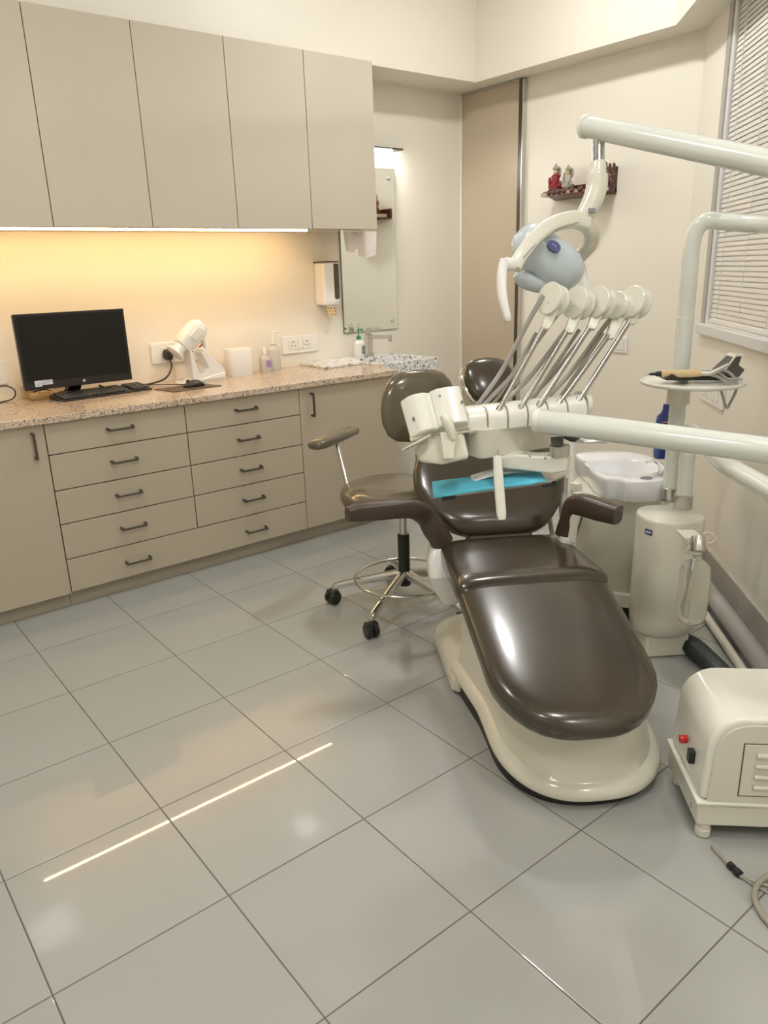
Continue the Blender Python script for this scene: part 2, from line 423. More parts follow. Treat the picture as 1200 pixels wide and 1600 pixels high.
# a further cupboard out of frame continues the run
t = thing('base_cupboard', 'beige base cupboard at the far left end of the counter', 'cabinet', (-.3, 3.6, 0))
carcass(t, -.75, dx[0])
d = MB().bb(-.75+G_, dx[0]-G_, FY, FY+.018, ZS[0]-.01, ZS[5]).build('door', 'laminate', t, bevel=.0012)
handle_v(d, -.70, .695, .795)
# drawer unit
t = thing('drawer_unit', 'wide beige drawer unit with nine drawers and dark bar handles under the granite counter', 'cabinet', ((dx[1]+dx[3])/2, 3.6, 0))
carcass(t, dx[1], dx[3])
for c in range(2):
    for r in range(1, 5):
        x0, x1 = dx[1+c], dx[2+c]
        f = MB().bb(x0+G_, x1-G_, FY, FY+.018, ZS[r]+G_, ZS[r+1]-G_*(r < 4)).build('drawer', 'laminate', t, bevel=.0012)
        handle_h(f, (x0+x1)/2, (ZS[r]+ZS[r+1])/2+.003)
f = MB().bb(dx[1]+G_, dx[3]-G_, FY, FY+.018, ZS[0]-.004, ZS[1]-G_).build('drawer', 'laminate', t, bevel=.0012)
for c in range(2): handle_h(f, (dx[1+c]+dx[2+c])/2, .146)
# right cupboard
t = thing('base_cupboard', 'beige base cupboard with one wide door, between the drawers and the sink', 'cabinet', ((dx[3]+dx[4])/2, 3.6, 0))
carcass(t, dx[3], dx[4])
d = MB().bb(dx[3]+G_*.6, dx[4]-.001, FY, FY+.018, ZS[0]-.004, ZS[5]).build('door', 'laminate', t, bevel=.0012)
handle_v(d, 2.123, .682, .795)
# worktop
tag(MB().bb(-.75, 2.70, FY-.022, YB-.001, CZ-.030, CZ).build('worktop', 'granite', base=(1.0, 3.6, CZ-.03), bevel=.004), 'long speckled brown granite worktop running along the back wall', 'worktop')
# marble sink block
t = thing('sink', 'white and grey speckled marble sink with square bowl at the right end of the counter', 'sink', (2.98, 3.66, .70))
sx0, sx1, sy0, sy1, sz0, sz1 = 2.703, 3.13, 3.42, YB-.002, .70, .878
m = MB()
m.bb(sx0, sx1, sy0, sy0+.025, sz0+.06, sz1); m.bb(sx0, sx1, sy1-.14, sy1, sz0+.06, sz1)
m.bb(sx0, sx0+.025, sy0+.025, sy1-.14, sz0+.06, sz1); m.bb(sx1-.025, sx1, sy0+.025, sy1-.14, sz0+.06, sz1)
m.build('rim', 'marble', t, bevel=.003)
MB().bb(sx0+.025, sx1-.025, sy0+.025, sy1-.14, sz0+.06, sz0+.075).build('bowl', 'marble', t)
MB().bb(sx0+.0, sx0+.16, sy0+.02, sy1-.02, .62, sz0+.06).build('support_bracket', 'marble', t, bevel=.003)
MB().bb(2.45, sx0+.004, 3.62, YB-.002, CZ+.0005, CZ+.016).build('ledge', 'marble', t, bevel=.003)
MB().lathe((3.07, 3.79, .8785), Z, [(0, .016), (.004, .016), (.005, .01)], n=16).build('overflow_cap', 'chrome', t)

# tap
tp = V((2.90, 3.80, .878))
t = thing('basin_tap', 'square chrome mixer tap standing behind the marble sink', 'tap', tp)
m = MB(); m.box(tp+V((0, 0, .01)), (.05, .05, .018)); m.box(tp+V((0, 0, .075)), (.036, .038, .12))
m.build('body', 'chrome', t, bevel=.004)
MB().box(tp+V((.045, -.055, .118)), (.034, .15, .022), (V((.77, .64, 0)), V((.64, -.77, 0)), Z)).build('spout', 'chrome', t, bevel=.004)
MB().cyl(tp+V((.086, -.105, .108)), tp+V((.086, -.105, .090)), .012, n=16).build('aerator', 'chrome', t)
m = MB(); m.cyl(tp+V((0, 0, .137)), tp+V((0, 0, .165)), .017, n=16); m.box(tp+V((.022, -.027, .170)), (.026, .10, .008), (V((.77, .64, 0)), V((.64, -.77, .0)), Z))
m.build('lever', 'chrome', t, bevel=.002)
# green pump soap bottle
def bottle(name, label, base, h, r, body, cap, pump=True, flat=.7, rot=0.0, capcol=None, spouth=.05):
    t = thing(name, label, 'bottle', base); b = V(base)
    cr, sr = math.cos(rot), math.sin(rot); U = V((cr, sr, 0)); W = V((-sr, cr, 0))
    prof = [(0, .9), (.012*h/.15, 1), (.5*h, 1), (.74*h, 1), (.84*h, .86), (.90*h, .55), (.93*h, .36), (h, .34)]
    MB().spine([(b+Z*z, U, W, r*q, r*q*(flat if q > .5 else 1)) for z, q in prof], n=24, e=.75).build('bottle_body', body, t)
    if pump:
        m = MB(); m.cyl(b+Z*h*.985, b+Z*(h+.016), r*.46, n=18); m.cyl(b+Z*(h+.016), b+Z*(h+spouth), r*.13, n=10)
        m.tube([b+Z*(h+spouth)-U*.008, b+Z*(h+spouth+.004)+U*.012, b+Z*(h+spouth)+U*.036], .0055, n=8, sm=3)
        m.build('pump', cap, t)
    return t, U, W
t, U, W = bottle('soap_bottle', 'white soap bottle with green pump beside the basin tap', (2.825, 3.80, .877), .115, .032, 'white', 'green')
MB().box(V((2.842, 3.80-.0226, .925)), (.026, .0015, .05)).build('label_print', 'print', t)
t, U, W = bottle('pump_bottle', 'tall clear white pump bottle by the white socket plate', (2.235, 3.82, CZ), .150, .036, 'milky', 'white', spouth=.06)
t, U, W = bottle('spray_bottle', 'small white bottle with a purple label left of the tall pump bottle', (2.155, 3.785, CZ), .105, .033, 'milky', 'white', pump=False)
MB().lathe((2.155, 3.785, CZ+.103), Z, [(0, .013), (.03, .011), (.034, .006)], n=14).build('cap', 'white', t)
m = MB()
for i in range(5): m.box(V((2.162, 3.785-.0238, CZ+.032+i*.0085)), (.030, .0012, .0055))
m.build('label_print', 'purple', t)

# white box
tag(MB().spine([(V((1.995, 3.795, CZ+z)), X, Y, .068*q, .055*q) for z, q in ((0, .97), (.004, 1), (.140, 1), (.145, .97))], n=28, e=.45).build('storage_box', 'white', base=(1.995, 3.795, CZ)), 'plain white rounded box between the x-ray camera and the bottles', 'box')

# handheld x-ray camera on its stand
xb = V((1.74, 3.74, CZ))
t = thing('stand', 'white curved desk stand cradling the handheld x-ray camera', 'stand', xb)
m = MB()
m.spine([(xb+V((-.112, -.01, z)), X, Y, rx, ry) for z, rx, ry in ((0, .03, .055), (.006, .032, .057), (.012, .028, .05))], n=24, e=.8)
prof = [(-.115, .0), (.12, .0), (.122, .045), (.105, .075), (.06, .11), (.015, .165), (-.005, .150), (.02, .10), (.03, .07), (.0, .042), (-.03, .05), (-.045, .12), (-.058, .175), (-.066, .18), (-.064, .02)]
m.prism(prof, xb, X, Z, Y, .085)
m.build('base', 'white', t, bevel=.008, seg=3)
MB().prism([(-.02, .012), (.115, .012), (.118, .04), (.03, .028)], xb-Y*.044, X, Z, Y, .008).build('side_panel', 'white', t, bevel=.003)
t = thing('x_ray_camera', 'white handheld dental x-ray camera tilted down in its stand', 'camera', xb+V((-.03, 0, .19)))
ax = V((math.cos(math.radians(40)), 0, math.sin(math.radians(40)))); ay = Z.cross(ax) if 0 else V((0, 1, 0)); az = ax.cross(ay)
if az.z < 0: az = -az
hc = xb+V((-.038, -.005, .235))
m = MB()
m.spine([(hc+ax*a, ay, az, ru, rw) for a, ru, rw in ((-.075, .030, .030), (-.07, .040, .042), (-.03, .045, .055), (.03, .046, .056), (.065, .042, .050), (.085, .034, .036), (.09, .02, .02))], n=24, e=.65)
m.build('housing', 'white', t)
MB().spine([(hc+ax*.02-ay*.044+az*0, ax, az, .040, .024), (hc+ax*.02-ay*.052, ax, az, .036, .020)], n=20, e=.5).build('side_screen', 'unitwhite', t, bevel=.002)
m = MB(); m.cyl(hc-ax*.07, hc-ax*.115, .034, n=24); m.cyl(hc-ax*.113, hc-ax*.125, .050, n=28, bev=.003)
m.build('cone', 'white', t)
MB().tube([hc+ax*.035-az*.05, hc+ax*.03-az*.075, hc+ax*.02-az*.10], [.018, .016, .014], n=12).build('grip', 'white', t)
MB().box(hc+ax*.083+az*.028-ay*.012, (.008, .014, .008), (ax, ay, az)).build('switch', 'black', t)
MB().box(hc-az*.060-ax*.005-ay*.035, (.022, .008, .008), (ax, ay, az)).build('trigger', 'redlamp', t, bevel=.002)

# mouse mat and mouse
a, b, c, d = V((1.44, 3.64, CZ)), V((1.47, 3.475, CZ)), V((1.73, 3.49, CZ)), V((1.69, 3.655, CZ))
m = MB(); m.loft([[a, b, c, d], [p_+Z*.004 for p_ in (a, b, c, d)]])
tag(m.build('mouse_mat', 'padbrown', base=(1.57, 3.56, CZ), bevel=.0012), 'dark brown mouse mat on the granite counter right of the keyboard', 'mouse mat')
mo = V((1.615, 3.565, CZ+.0042))
t = thing('computer_mouse', 'black computer mouse lying on the brown mat', 'mouse', mo)
MB().spine([(mo+V((x_, 0, .0)), Y, Z, .028*w_, .034*h_) for x_, w_, h_ in ((-.055, .3, .2), (-.05, .7, .45), (-.03, 1, .8), (0, 1.05, 1), (.03, 1, .85), (.048, .8, .5), (.054, .4, .2))], n=20, e=.9).build('shell', 'black', t)
bmm = t.children[0].data
for v_ in bmm.vertices: v_.co.z = max(v_.co.z, 0.0)
MB().cyl(mo+V((-.03, -.004, .028)), mo+V((-.03, .004, .028)), .008, n=12).build('scroll_wheel', 'rubber', t)
# keyboard
kb = V((1.205, 3.700, CZ)); kr = math.radians(7)
KX = V((math.cos(kr), math.sin(kr), 0)); KY = V((-math.sin(kr), math.cos(kr), 0))
t = thing('keyboard', 'black computer keyboard in front of the monitor', 'keyboard', kb)
m = MB(); m.prism([(-.072, .0), (.072, .0), (.072, .022), (-.072, .009)], kb, KY, Z, KX, .45); m.build('case', 'black', t, bevel=.003)
m = MB()
for r in range(5):
    for c in range(19):
        if c in (14, ): continue
        yy = -.055+r*.0255; xx = -.205+c*.0228
        m.box(kb+KX*xx+KY*yy+Z*(.0155+(yy+.072)*.09), (.019, .019, .008), (KX, KY, Z))
o = m.build('keys', 'grey_face', t); o['kind'] = 'stuff'
# monitor
mc = V((1.09, 3.665, CZ))
t = thing('computer_monitor', 'black widescreen computer monitor switched off on the granite counter', 'monitor', mc)
tl = math.radians(0)
MB().bb(.852, 1.338, 3.655, 3.690, .925, 1.252).build('back_shell', 'black', t, bevel=.008, seg=3)
MB().bb(.850, 1.340, 3.648, 3.656, .922, 1.254).build('bezel', 'black', t, bevel=.003)
MB().bb(.862, 1.328, 3.6465, 3.6485, .958, 1.243).build('screen', 'screen', t)
m = MB(); m.cyl((1.112, 3.6480, .942), (1.112, 3.6465, .942), .0065, n=20)
m.build('logo_badge', 'paper', t)
for (x0, x1, z0, z1) in ((.895, .925, .936, .963), (.927, .972, .942, .963)):
    s_ = MB().bb(x0, x1, 3.6458, 3.6466, z0, z1).build('sticker', 'paper', t)
    mm = MB()
    for i in range(3): mm.bb(x0+.004, x1-.006, 3.6452, 3.6458, z0+.005+i*.006, z0+.0065+i*.006)
    mm.build('sticker_print', 'print', s_)
m = MB(); m.prism([(0, .10), (.03, .10), (.15, .02), (.12, .0)], mc, Y, Z, X, .06); m.spine([(mc+V((0, .155, z)), X, Y, rx, ry) for z, rx, ry in ((0, .085, .045), (.006, .085, .045), (.012, .07, .035), (.02, .05, .03))], n=24, e=.7)
m.build('stand', 'black', t)
# logo letters as a tiny text mesh
def text(body, name, m_, parent, loc, size, xdir, up, depth=.0006):
    cu = bpy.data.curves.new(name, 'FONT'); cu.body = body; cu.size = size; cu.align_x = 'CENTER'; cu.align_y = 'CENTER'; cu.extrude = depth
    tmp = bpy.data.objects.new('tmp', cu); C.objects.link(tmp)
    dg = bpy.context.evaluated_depsgraph_get(); me = bpy.data.meshes.new_from_object(tmp.evaluated_get(dg))
    bpy.data.objects.remove(tmp)
    x_, u_ = V(xdir).normalized(), V(up).normalized(); n_ = x_.cross(u_)
    lo_ = V(loc)-origin_of(parent)
    me.transform(Matrix(((x_.x, u_.x, n_.x, lo_.x), (x_.y, u_.y, n_.y, lo_.y), (x_.z, u_.z, n_.z, lo_.z), (0, 0, 0, 1))))
    me.materials.clear(); me.materials.append(M[m_])
    o = bpy.data.objects.new(name, me); C.objects.link(o); o.parent = parent; return o
text('hp', 'logo_lettering', 'black', t, (1.112, 3.6462, .942), .009, X, Z)
# beige adapters and clutter left of the monitor
t = thing('power_adapter', 'small beige flat power box lying at the foot of the monitor', 'adapter', (.955, 3.80, CZ))
MB().spine([(V((.955, 3.80, CZ+z)), X, Y, .055*q, .04*q) for z, q in ((0, .9), (.006, 1), (.022, 1), (.028, .9))], n=20, e=.6).build('case', 'beigeplastic', t)
MB().box((.965, 3.79, CZ+.031), (.05, .03, .006)).build('top_block', 'beigeplastic', t, bevel=.002)
tag(MB().box((.915, 3.865, CZ+.03), (.06, .03, .06)).build('router', 'beigeplastic', base=(.915, 3.865, CZ), bevel=.006), 'beige box standing against the wall behind the monitor edge', 'device')
tag(MB().tube([(1.01, 3.80, CZ+.02), (1.04, 3.77, CZ+.012), (1.08, 3.78, CZ+.008), (1.1, 3.76, CZ+.008)], .006, n=8).build('cable', 'pinkprint', base=(1.05, 3.78, CZ)), 'short reddish connector lead below the monitor', 'cable')
tag(MB().tube([(.72, 3.80, CZ+.05), (.80, 3.83, CZ+.075), (.850, 3.85, CZ+.05), (.845, 3.85, CZ+.015), (.80, 3.83, CZ+.004), (.74, 3.8, CZ+.004)], .0028, n=8).build('cable', 'black', base=(.8, 3.83, CZ)), 'thin black cable looping at the far left of the counter', 'cable')
tag(MB().tube([(.93, 3.845, CZ+.03), (.99, 3.84, CZ+.035), (1.03, 3.78, CZ+.012), (1.1, 3.77, CZ+.03)], .003, n=8).build('cable', 'black', base=(.98, 3.8, CZ)), 'thin black cable hanging behind the monitor foot', 'cable')

# sockets
def socket(label, x0, x1, z0, z1, kinds, y=YB):
    t = thing('socket_plate', label, 'socket', ((x0+x1)/2, y, z0), 'socket plates above the counter')
    MB().bb(x0, x1, y-.010, y-.0005, z0, z1).build('plate', 'white', t, bevel=.003)
    for (a, b, kind) in kinds:
        f_ = MB().bb(x0+a, x0+b, y-.013, y-.0095, z0+.022, z1-.022).build('module', 'unitwhite', t, bevel=.0012)
        xc = x0+(a+b)/2; zc = (z0+z1)/2
        if kind == 's':
            m = MB()
            for dx_, dz_, r_ in ((0, .016, .0042), (-.0115, -.006, .0034), (.0115, -.006, .0034)): m.cyl((xc+dx_, y-.0135, zc+dz_), (xc+dx_, y-.0125, zc+dz_), r_, n=12)
            m.build('pin_hole', 'black', f_)
        else:
            MB().bb(x0+a+.004, x0+b-.004, y-.0155, y-.0125, z0+.028, z1-.028).build('rocker', 'white', f_, bevel=.001)
    return t
socket('white double socket and switch plate between the small bottles and the sink', 2.335, 2.59, .935, 1.035, ((.045, .105, 's'), (.107, .14, 'w'), (.142, .20, 's')))
s_t = socket('white socket and switch plate behind the x-ray camera with a black plug in it', 1.545, 1.855, .955, 1.06, ((.05, .11, 's'), (.112, .17, 'w'), (.172, .21, 'w'), (.212, .272, 's')))
socket('white socket plate left of the monitor', .66, .842, .935, 1.04, ((.06, .075, 'w'), (.08, .155, 's')))
# black plug and lead
pl = V((1.625, YB-.013, 1.0))
t = thing('power_plug', 'black three-pin plug in the wall socket with its lead running to the monitor', 'plug', pl)
MB().spine([(pl-Y*.002, X, Z, .022, .026), (pl-Y*.02, X, Z, .024, .030), (pl-Y*.045+Z*-.004, X, Z, .017, .022), (pl-Y*.05+Z*-.01, X, Z, .008, .01)], n=18, e=.7).build('plug_body', 'black', t)
MB().tube([pl-Y*.035-Z*.02, pl+V((.0, -.05, -.06)), pl+V((-.05, -.08, -.11)), pl+V((-.14, -.10, -.128)), pl+V((-.26, -.11, -.130)), pl+V((-.36, -.13, -.125)), pl+V((-.42, -.15, -.10))], .0045, n=8).build('lead', 'black', t)
tag(MB().tube([(1.20, 3.72, CZ+.03), (1.27, 3.80, CZ+.02), (1.36, 3.80, CZ+.006), (1.42, 3.84, CZ+.004), (1.5, 3.80, CZ+.004), (1.575, 3.66, CZ+.009), (1.60, 3.61, CZ+.012)], .0022, n=8).build('cable', 'black', base=(1.4, 3.8, CZ)), 'thin black cable from the mouse to the monitor', 'cable')

# ================================================================== WALL CABINETS
CY = 3.55
cx = [.17, .61, 1.053, 1.492, 1.93, 2.366, 2.80]
pos = ['far left, mostly outside the picture', 'leftmost in view, its right edge above the monitor', 'above the x-ray camera and monitor', 'middle one, above the white storage box', 'second from the right end, above the tall pump bottle', 'rightmost, beside the mirror']
for i in range(6):
    x0, x1 = cx[i], cx[i+1]
    t = thing('wall_cabinet', 'glossy beige handleless wall cabinet, '+pos[i], 'cabinet', ((x0+x1)/2, YB, 1.61), 'wall cabinets in a row')
    MB().bb(x0+.0008, x1-.0008, CY+.02, YB-.001, 1.612, BZ).build('body', 'gloss_laminate' if i == 5 else 'carcass', t)
    MB().bb(x0+.0018, x1-.0018, CY, CY+.0185, 1.606, BZ).build('door', 'gloss_laminate', t, bevel=.0012)
    MB().bb(x0+.0008, x1-.0008, CY+.02, YB-.002, 1.604, 1.6115).build('bottom_panel', 'gloss_laminate', t)
tag(MB().bb(.53, 2.40, 3.654, 3.662, 1.6000, 1.6035).build('led_strip', 'led', base=(1.4, 3.65, 1.592)), 'long warm glowing light strip under the wall cabinets', 'light')

# paper towel dispenser, cup dispenser on it
t = thing('soap_dispenser', 'white wall dispenser with a dark window between sockets and mirror', 'dispenser', (2.655, YB, 1.18))
MB().bb(2.588, 2.700, YB-.105, YB-.001, 1.20, 1.440).build('body', 'white', t, bevel=.014, seg=3)
MB().prism([(-.017, -.088), (-.010, -.10), (.010, -.10), (.017, -.088), (.017, .10), (-.017, .10)], (2.676, YB-.1055, 1.332), X, Z, Y, .006).build('level_window', 'smoke', t, bevel=.0015)
MB().bb(2.586, 2.702, YB-.1, YB-.001, 1.438, 1.446).build('lid', 'smoke', t, bevel=.002)
MB().bb(2.662, 2.694, YB-.1065, YB-.1045, 1.214, 1.2165).build('logo_print', 'print', t)
m = MB(); m.lathe((2.662, YB-.055, 1.135), Z, [(0, .024), (.064, .030)], n=20); nz = m.build('nozzle', 'unitwhite', t)
m = MB()
for r_ in range(3):
    for k in range(9):
        a = 2*PI*k/9+r_*.35
        m.box((2.662+.0285*math.cos(a), YB-.055+.0285*math.sin(a), 1.147+r_*.017), (.010, .004, .010), (V((-math.sin(a), math.cos(a), 0)), V((math.cos(a), math.sin(a), 0)), Z))
m.build('pattern', 'gold', nz)

# mirror, its lamp, the tissue hanging from the cabinet
t = thing('wall_mirror', 'frameless rectangular mirror fixed with four studs above the sink', 'mirror', (2.99, YB, 1.02))
MB().bb(2.782, 3.212, YB-.010, YB-.004, 1.022, 1.975).build('backing', 'mirroredge', t)
MB().bb(2.785, 3.209, YB-.012, YB-.010, 1.025, 1.972).build('mirror_glass', 'mirror', t)
for x_ in (2.83, 3.165):
    for z_ in (1.075, 1.915): MB().lathe((x_, YB-.012, z_), -Y, [(0, .011), (.006, .011), (.011, .006)], n=16).build('stud', 'chrome', t)
t = thing('mirror_lamp', 'bright lamp with thin black bracket mounted above the mirror', 'lamp', (3.04, YB, 2.03))
MB().bb(2.87, 3.225, YB-.085, YB-.001, 2.068, 2.076).build('bracket', 'black', t, bevel=.001)
MB().bb(2.88, 3.16, YB-.060, YB-.030, 2.056, 2.0675).build('diffuser', 'mlamp', t, bevel=.002)
t = thing('tissue', 'white tissue sheets hanging from under the rightmost wall cabinet', 'tissue', (2.74, 3.72, 1.60))
for (x0, x1, zb, yy, wav) in ((2.67, 2.785, 1.485, 3.70, 0.), (2.76, 2.90, 1.45, 3.69, 1.4)):
    m = MB(); n = 10
    rows = []
    for j in range(8):
        q = j/7; z_ = 1.603-(1.603-zb)*q
        row = []
        for i in range(n+1):
            s_ = i/n; xx = x0+(x1-x0)*(s_*(1-.25*q)+.12*q)
            zz = z_ + (.03*abs(s_-.45)*q*1.4)
            row.append(m.b.verts.new((xx, yy+.012*math.sin(s_*9+wav)*(.4+q), zz)))
        rows.append(row)
    for a_, b_ in zip(rows, rows[1:]):
        for i in range(n): m.b.faces.new((a_[i], a_[i+1], b_[i+1], b_[i]))
    m.build('sheet', 'tissue', t)

# ================================================================== RIGHT WALL
# carved wooden shrine shelf
sy0_, sy1_, sz_ = 2.70, 3.13, 1.745
t = thing('shrine_shelf', 'dark red-brown carved wooden shelf on the right wall', 'shelf', (XR, 2.9, sz_))
MB().prism([(0, 0), (-.02, .0), (-.20, .04), (-.23, .16), (-.20, .30), (0, sy1_-sy0_)], (XR-.001, sy0_, sz_+.006), X, Y, Z, .012).build('shelf_board', 'wood', t, bevel=.002)
m = MB()
m.bb(XR-.012, XR-.001, sy0_, sy1_, sz_+.01, sz_+.07); m.build('back_rail', 'wood', t)
side = MB()
side.bb(XR-.16, XR-.001, sy0_, sy0_+.010, sz_+.012, sz_+.030); side.bb(XR-.16, XR-.001, sy0_, sy0_+.010, sz_+.118, sz_+.132)
side.bb(XR-.016, XR-.001, sy0_, sy0_+.010, sz_+.012, sz_+.14)
side.build('side_panel', 'wood', t)
ft = MB()
for i in range(6):
    for j in range(4):
        cx_, cz_ = XR-.03-i*.024, sz_+.037+j*.024
        ft.lathe((cx_, sy0_+.001, cz_), Y, [(0, .0135), (.008, .0135)], n=8) if (i+j) % 2 == 0 else ft.box((cx_, sy0_+.005, cz_), (.026, .007, .008), (V((.7, 0, .7)), Y, V((-.7, 0, .7))))
ft.build('fretwork', 'wood', t)
m = MB()
for i in range(4): m.ell((XR-.03-i*.036, sy0_+.005, sz_+.140), (.013, .006, .014 if i % 2 else .018), n=10, m=6)
m.build('finial', 'wood', t)
for i in range(6):
    MB().ell((XR-.215+abs(i-2)*.012, sy0_+.10+i*.045, sz_+.028), (.008, .018, .016), n=10, m=6).build('carved_scroll', 'wood', t)
MB().bb(XR-.16, XR-.02, 2.84, 3.10, sz_+.0125, sz_+.034).build('step', 'woodlight', t, bevel=.002)
MB().bb(XR-.15, XR-.02, 2.86, 3.09, sz_+.034, sz_+.040).build('step_top', 'wood', t)
MB().box((XR-.09, sy0_-.001, sz_+.024), (.022, .002, .018)).build('sticker', 'paper', t)
def figurine(label, p_, robe, crown, s=1.0):
    t = thing('figurine', label, 'figurine', p_); b = V(p_)
    MB().lathe(b, Z, [(0, .030*s), (.006*s, .032*s), (.014*s, .028*s)], n=16).build('pedestal', 'wood', t)
    m = MB(); m.spine([(b+Z*z*s, Y, X, a*s, c*s) for z, a, c in ((.014, .036, .024), (.026, .038, .026), (.036, .026, .02), (.05, .020, .015), (.068, .024, .015), (.076, .012, .01))], n=16, e=.9)
    m.ell(b+V((-.018, .02, .045))*s, (.007*s, .008*s, .02*s), n=8, m=6); m.ell(b+V((-.018, -.02, .045))*s, (.007*s, .008*s, .02*s), n=8, m=6)
    m.build('robed_body', robe, t)
    MB().ell(b+Z*.086*s, (.012*s, .012*s, .014*s), n=12, m=8).build('head', 'beigeplastic', t)
    MB().lathe(b+Z*.094*s, Z, [(0, .014*s), (.008*s, .016*s), (.014*s, .010*s), (.026*s, .004*s), (.030*s, .001)], n=12).build('crown', crown, t)
    MB().prism([(.034*s*math.cos(a)*.8, .03*s*math.sin(a)) for a in [i*PI/8 for i in range(16)]], b+V((.012, 0, .082*s)), Y, Z, X, .004).build('halo', crown, t)
figurine('small crimson seated figurine on the wooden shelf, the one nearest the corner', (XR-.10, 3.045, sz_+.0405), 'red', 'silver', 1.2)
figurine('small silver seated figurine in the middle of the wooden shelf', (XR-.09, 2.965, sz_+.0405), 'silver', 'silver', 1.08)
figurine('small crimson figurine behind the silver one on the wooden shelf', (XR-.055, 3.01, sz_+.0405), 'red', 'gold', .9)

# switch plates
t = thing('switch_plate', 'white switch plate on the right wall behind the instrument rods', 'switch', (XR, 2.62, .93))
MB().bb(XR-.010, XR-.0005, 2.565, 2.665, .895, .985).build('plate', 'white', t, bevel=.003)
MB().bb(XR-.0135, XR-.0095, 2.585, 2.645, .912, .968).build('module', 'unitwhite', t, bevel=.001)
t = thing('switch_plate', 'white switch plate with a row of switches below the window', 'switch', D(.67, 0, .79))
MB().box(D(.655, .006, .81), (.36, .012, .11), R).build('plate', 'white', t, bevel=.003)
for i in range(5): MB().box(D(.55+i*.05, .0135, .81), (.044, .004, .06), R).build('rocker', 'unitwhite', t, bevel=.001)

# ================================================================== TREATMENT CHAIR
CO = V((1.443, 1.011, 0)); E1 = V((.537, .8436, 0)).normalized(); E2 = V((-E1.y, E1.x, 0))
def ch(s, t, z): return CO + E1*s + E2*t + Z*z
chair = thing('dental_chair', 'reclined brown vinyl dental treatment chair on a cream base in the middle of the room', 'chair', ch(.45, 0, 0))
# cream base: front shell (open skirt) under the leg rest
def plan(hw, s0, s1, zf, n=40, ins=0.0, rf=None):
    """closed outline: half-round toe at s0, square-ish heel at s1"""
    pts = []; rf = rf or hw*1.35
    for k in range(n+1):
        a = PI/2 + PI*k/n
        s_ = s0+rf + rf*sgnpow(math.cos(a), .92) + ins*0
        t_ = hw*sgnpow(math.sin(a), .82)
        pts.append((s_, t_))
    for k in range(1, 9): pts.append((s0+rf+(s1-s0-rf)*k/8, -hw))
    for k in range(1, 9): pts.append((s1, -hw+2*hw*k/9))
    for k in range(0, 8): pts.append((s1-(s1-s0-rf)*k/8, hw))
    return [ch(s_, t_, zf(s_) if callable(zf) else zf) for s_, t_ in pts]
m = MB()
_ch = ch
def ch(s, t, z): return _ch(s, t-.042*min(1, max(0, (.75-s)/.35)), z)
RZ = lambda d_: (lambda s: .028+d_+.030*min(1, max(0, s/.28)))
m.loft([plan(.228, -.0, .66, RZ(.0), rf=.25), plan(.243, -.012, .665, RZ(.002), rf=.27), plan(.247, -.016, .668, RZ(.012), rf=.272), plan(.244, -.010, .668, RZ(.028), rf=.27), plan(.232, .004, .665, RZ(.038), rf=.26),
        plan(.220, .016, .66, RZ(.044), rf=.25), plan(.208, .026, .655, lambda s: .13+.10*max(s, 0), rf=.24), plan(.200, .032, .65, lambda s: .185+.20*max(s, 0), rf=.235), plan(.196, .036, .65, lambda s: .200+.215*max(s, 0), rf=.23)])
m.build('base_shell', 'cream2', chair, angle=50)
m = MB(); m.loft([plan(.232, .010, .90, .001, rf=.25), plan(.232, .006, .90, .030, rf=.25), plan(.20, .05, .66, .06, rf=.22)])
m.build('floor_plate', 'rubber', chair)
ch = _ch
m = MB()
def heel(hw, s0, s1, z, r=.14, n=12):
    pts = []
    for (cs, ct, a0) in ((s1-r, hw-r, 0), (s0+.02, hw-.02, 1), (s0+.02, -hw+.02, 2), (s1-r, -hw+r, 3)):
        rr = r if cs > s0+.1 else .02
        for k in range(n+1):
            a = PI/2*(a0+k/n)
            pts.append(ch(cs+rr*math.cos(a), ct+rr*math.sin(a), z))
    return pts
m.loft([heel(.228, .615, 1.085, .012), heel(.24, .61, 1.10, .016), heel(.242, .61, 1.102, .05), heel(.23, .61, 1.09, .072), heel(.19, .61, 1.05, .10), heel(.13, .61, .98, .112, r=.1)])
m.build('rear_base_cover', 'cream2', chair, angle=60)
MB().box(ch(.612, .215, .04), (.02, .02, .05), (E1, E2, Z)).build('cover_latch', 'unitwhite', chair, bevel=.003)
# lifting column under the seat
MB().spine([(ch(.72, 0, z), E1, E2, a, b) for z, a, b in ((.06, .20, .15), (.2, .17, .125), (.34, .17, .14), (.405, .20, .18))], e=.6).build('lift_column', 'cream', chair)
# leg rest: follows a sloping spine, rounded toe
def pad(secs, e=.42, n=36):
    """secs: (centre s,t,z of the middle, U vector, half width, half thickness, W vector)"""
    m = MB(); m.spine([(ch(*c), U, W, ru, rw) for c, U, W, ru, rw in secs], n=n, e=e); return m
def dirz(ds, dz):
    L = math.hypot(ds, dz); return E1*(-dz/L)+Z*(ds/L)
leg = []
ztop = lambda s: .305 + .162*min(max((s+.05)/.60, 0), 1)**0.92
for q in [0, .012, .03, .06, .10, .15, .21, .28, .36, .45, .55, .66, .78, .90, .96, .985, 1.0]:
    s_ = -.055 + .595*q
    wq = math.sin(math.acos(max(0, 1-q/.36))) if q < .36 else 1
    hw_ = (.228 + .012*q)*max(wq, .04)**.92
    th = .043*(min(1, max(.15, math.sqrt(min(1, (q+.002)/.07)))))
    if q > .985: f_ = math.sqrt(max(0.02, 1-((q-.9)/.1)**2)); th *= max(f_, .35)
    W_ = dirz(1, .30)
    leg.append(((s_, .002, ztop(s_)-.043), E2, W_, hw_, th))
pad(leg, e=.5).build('leg_rest', 'vinyl', chair, angle=60)
seat = []
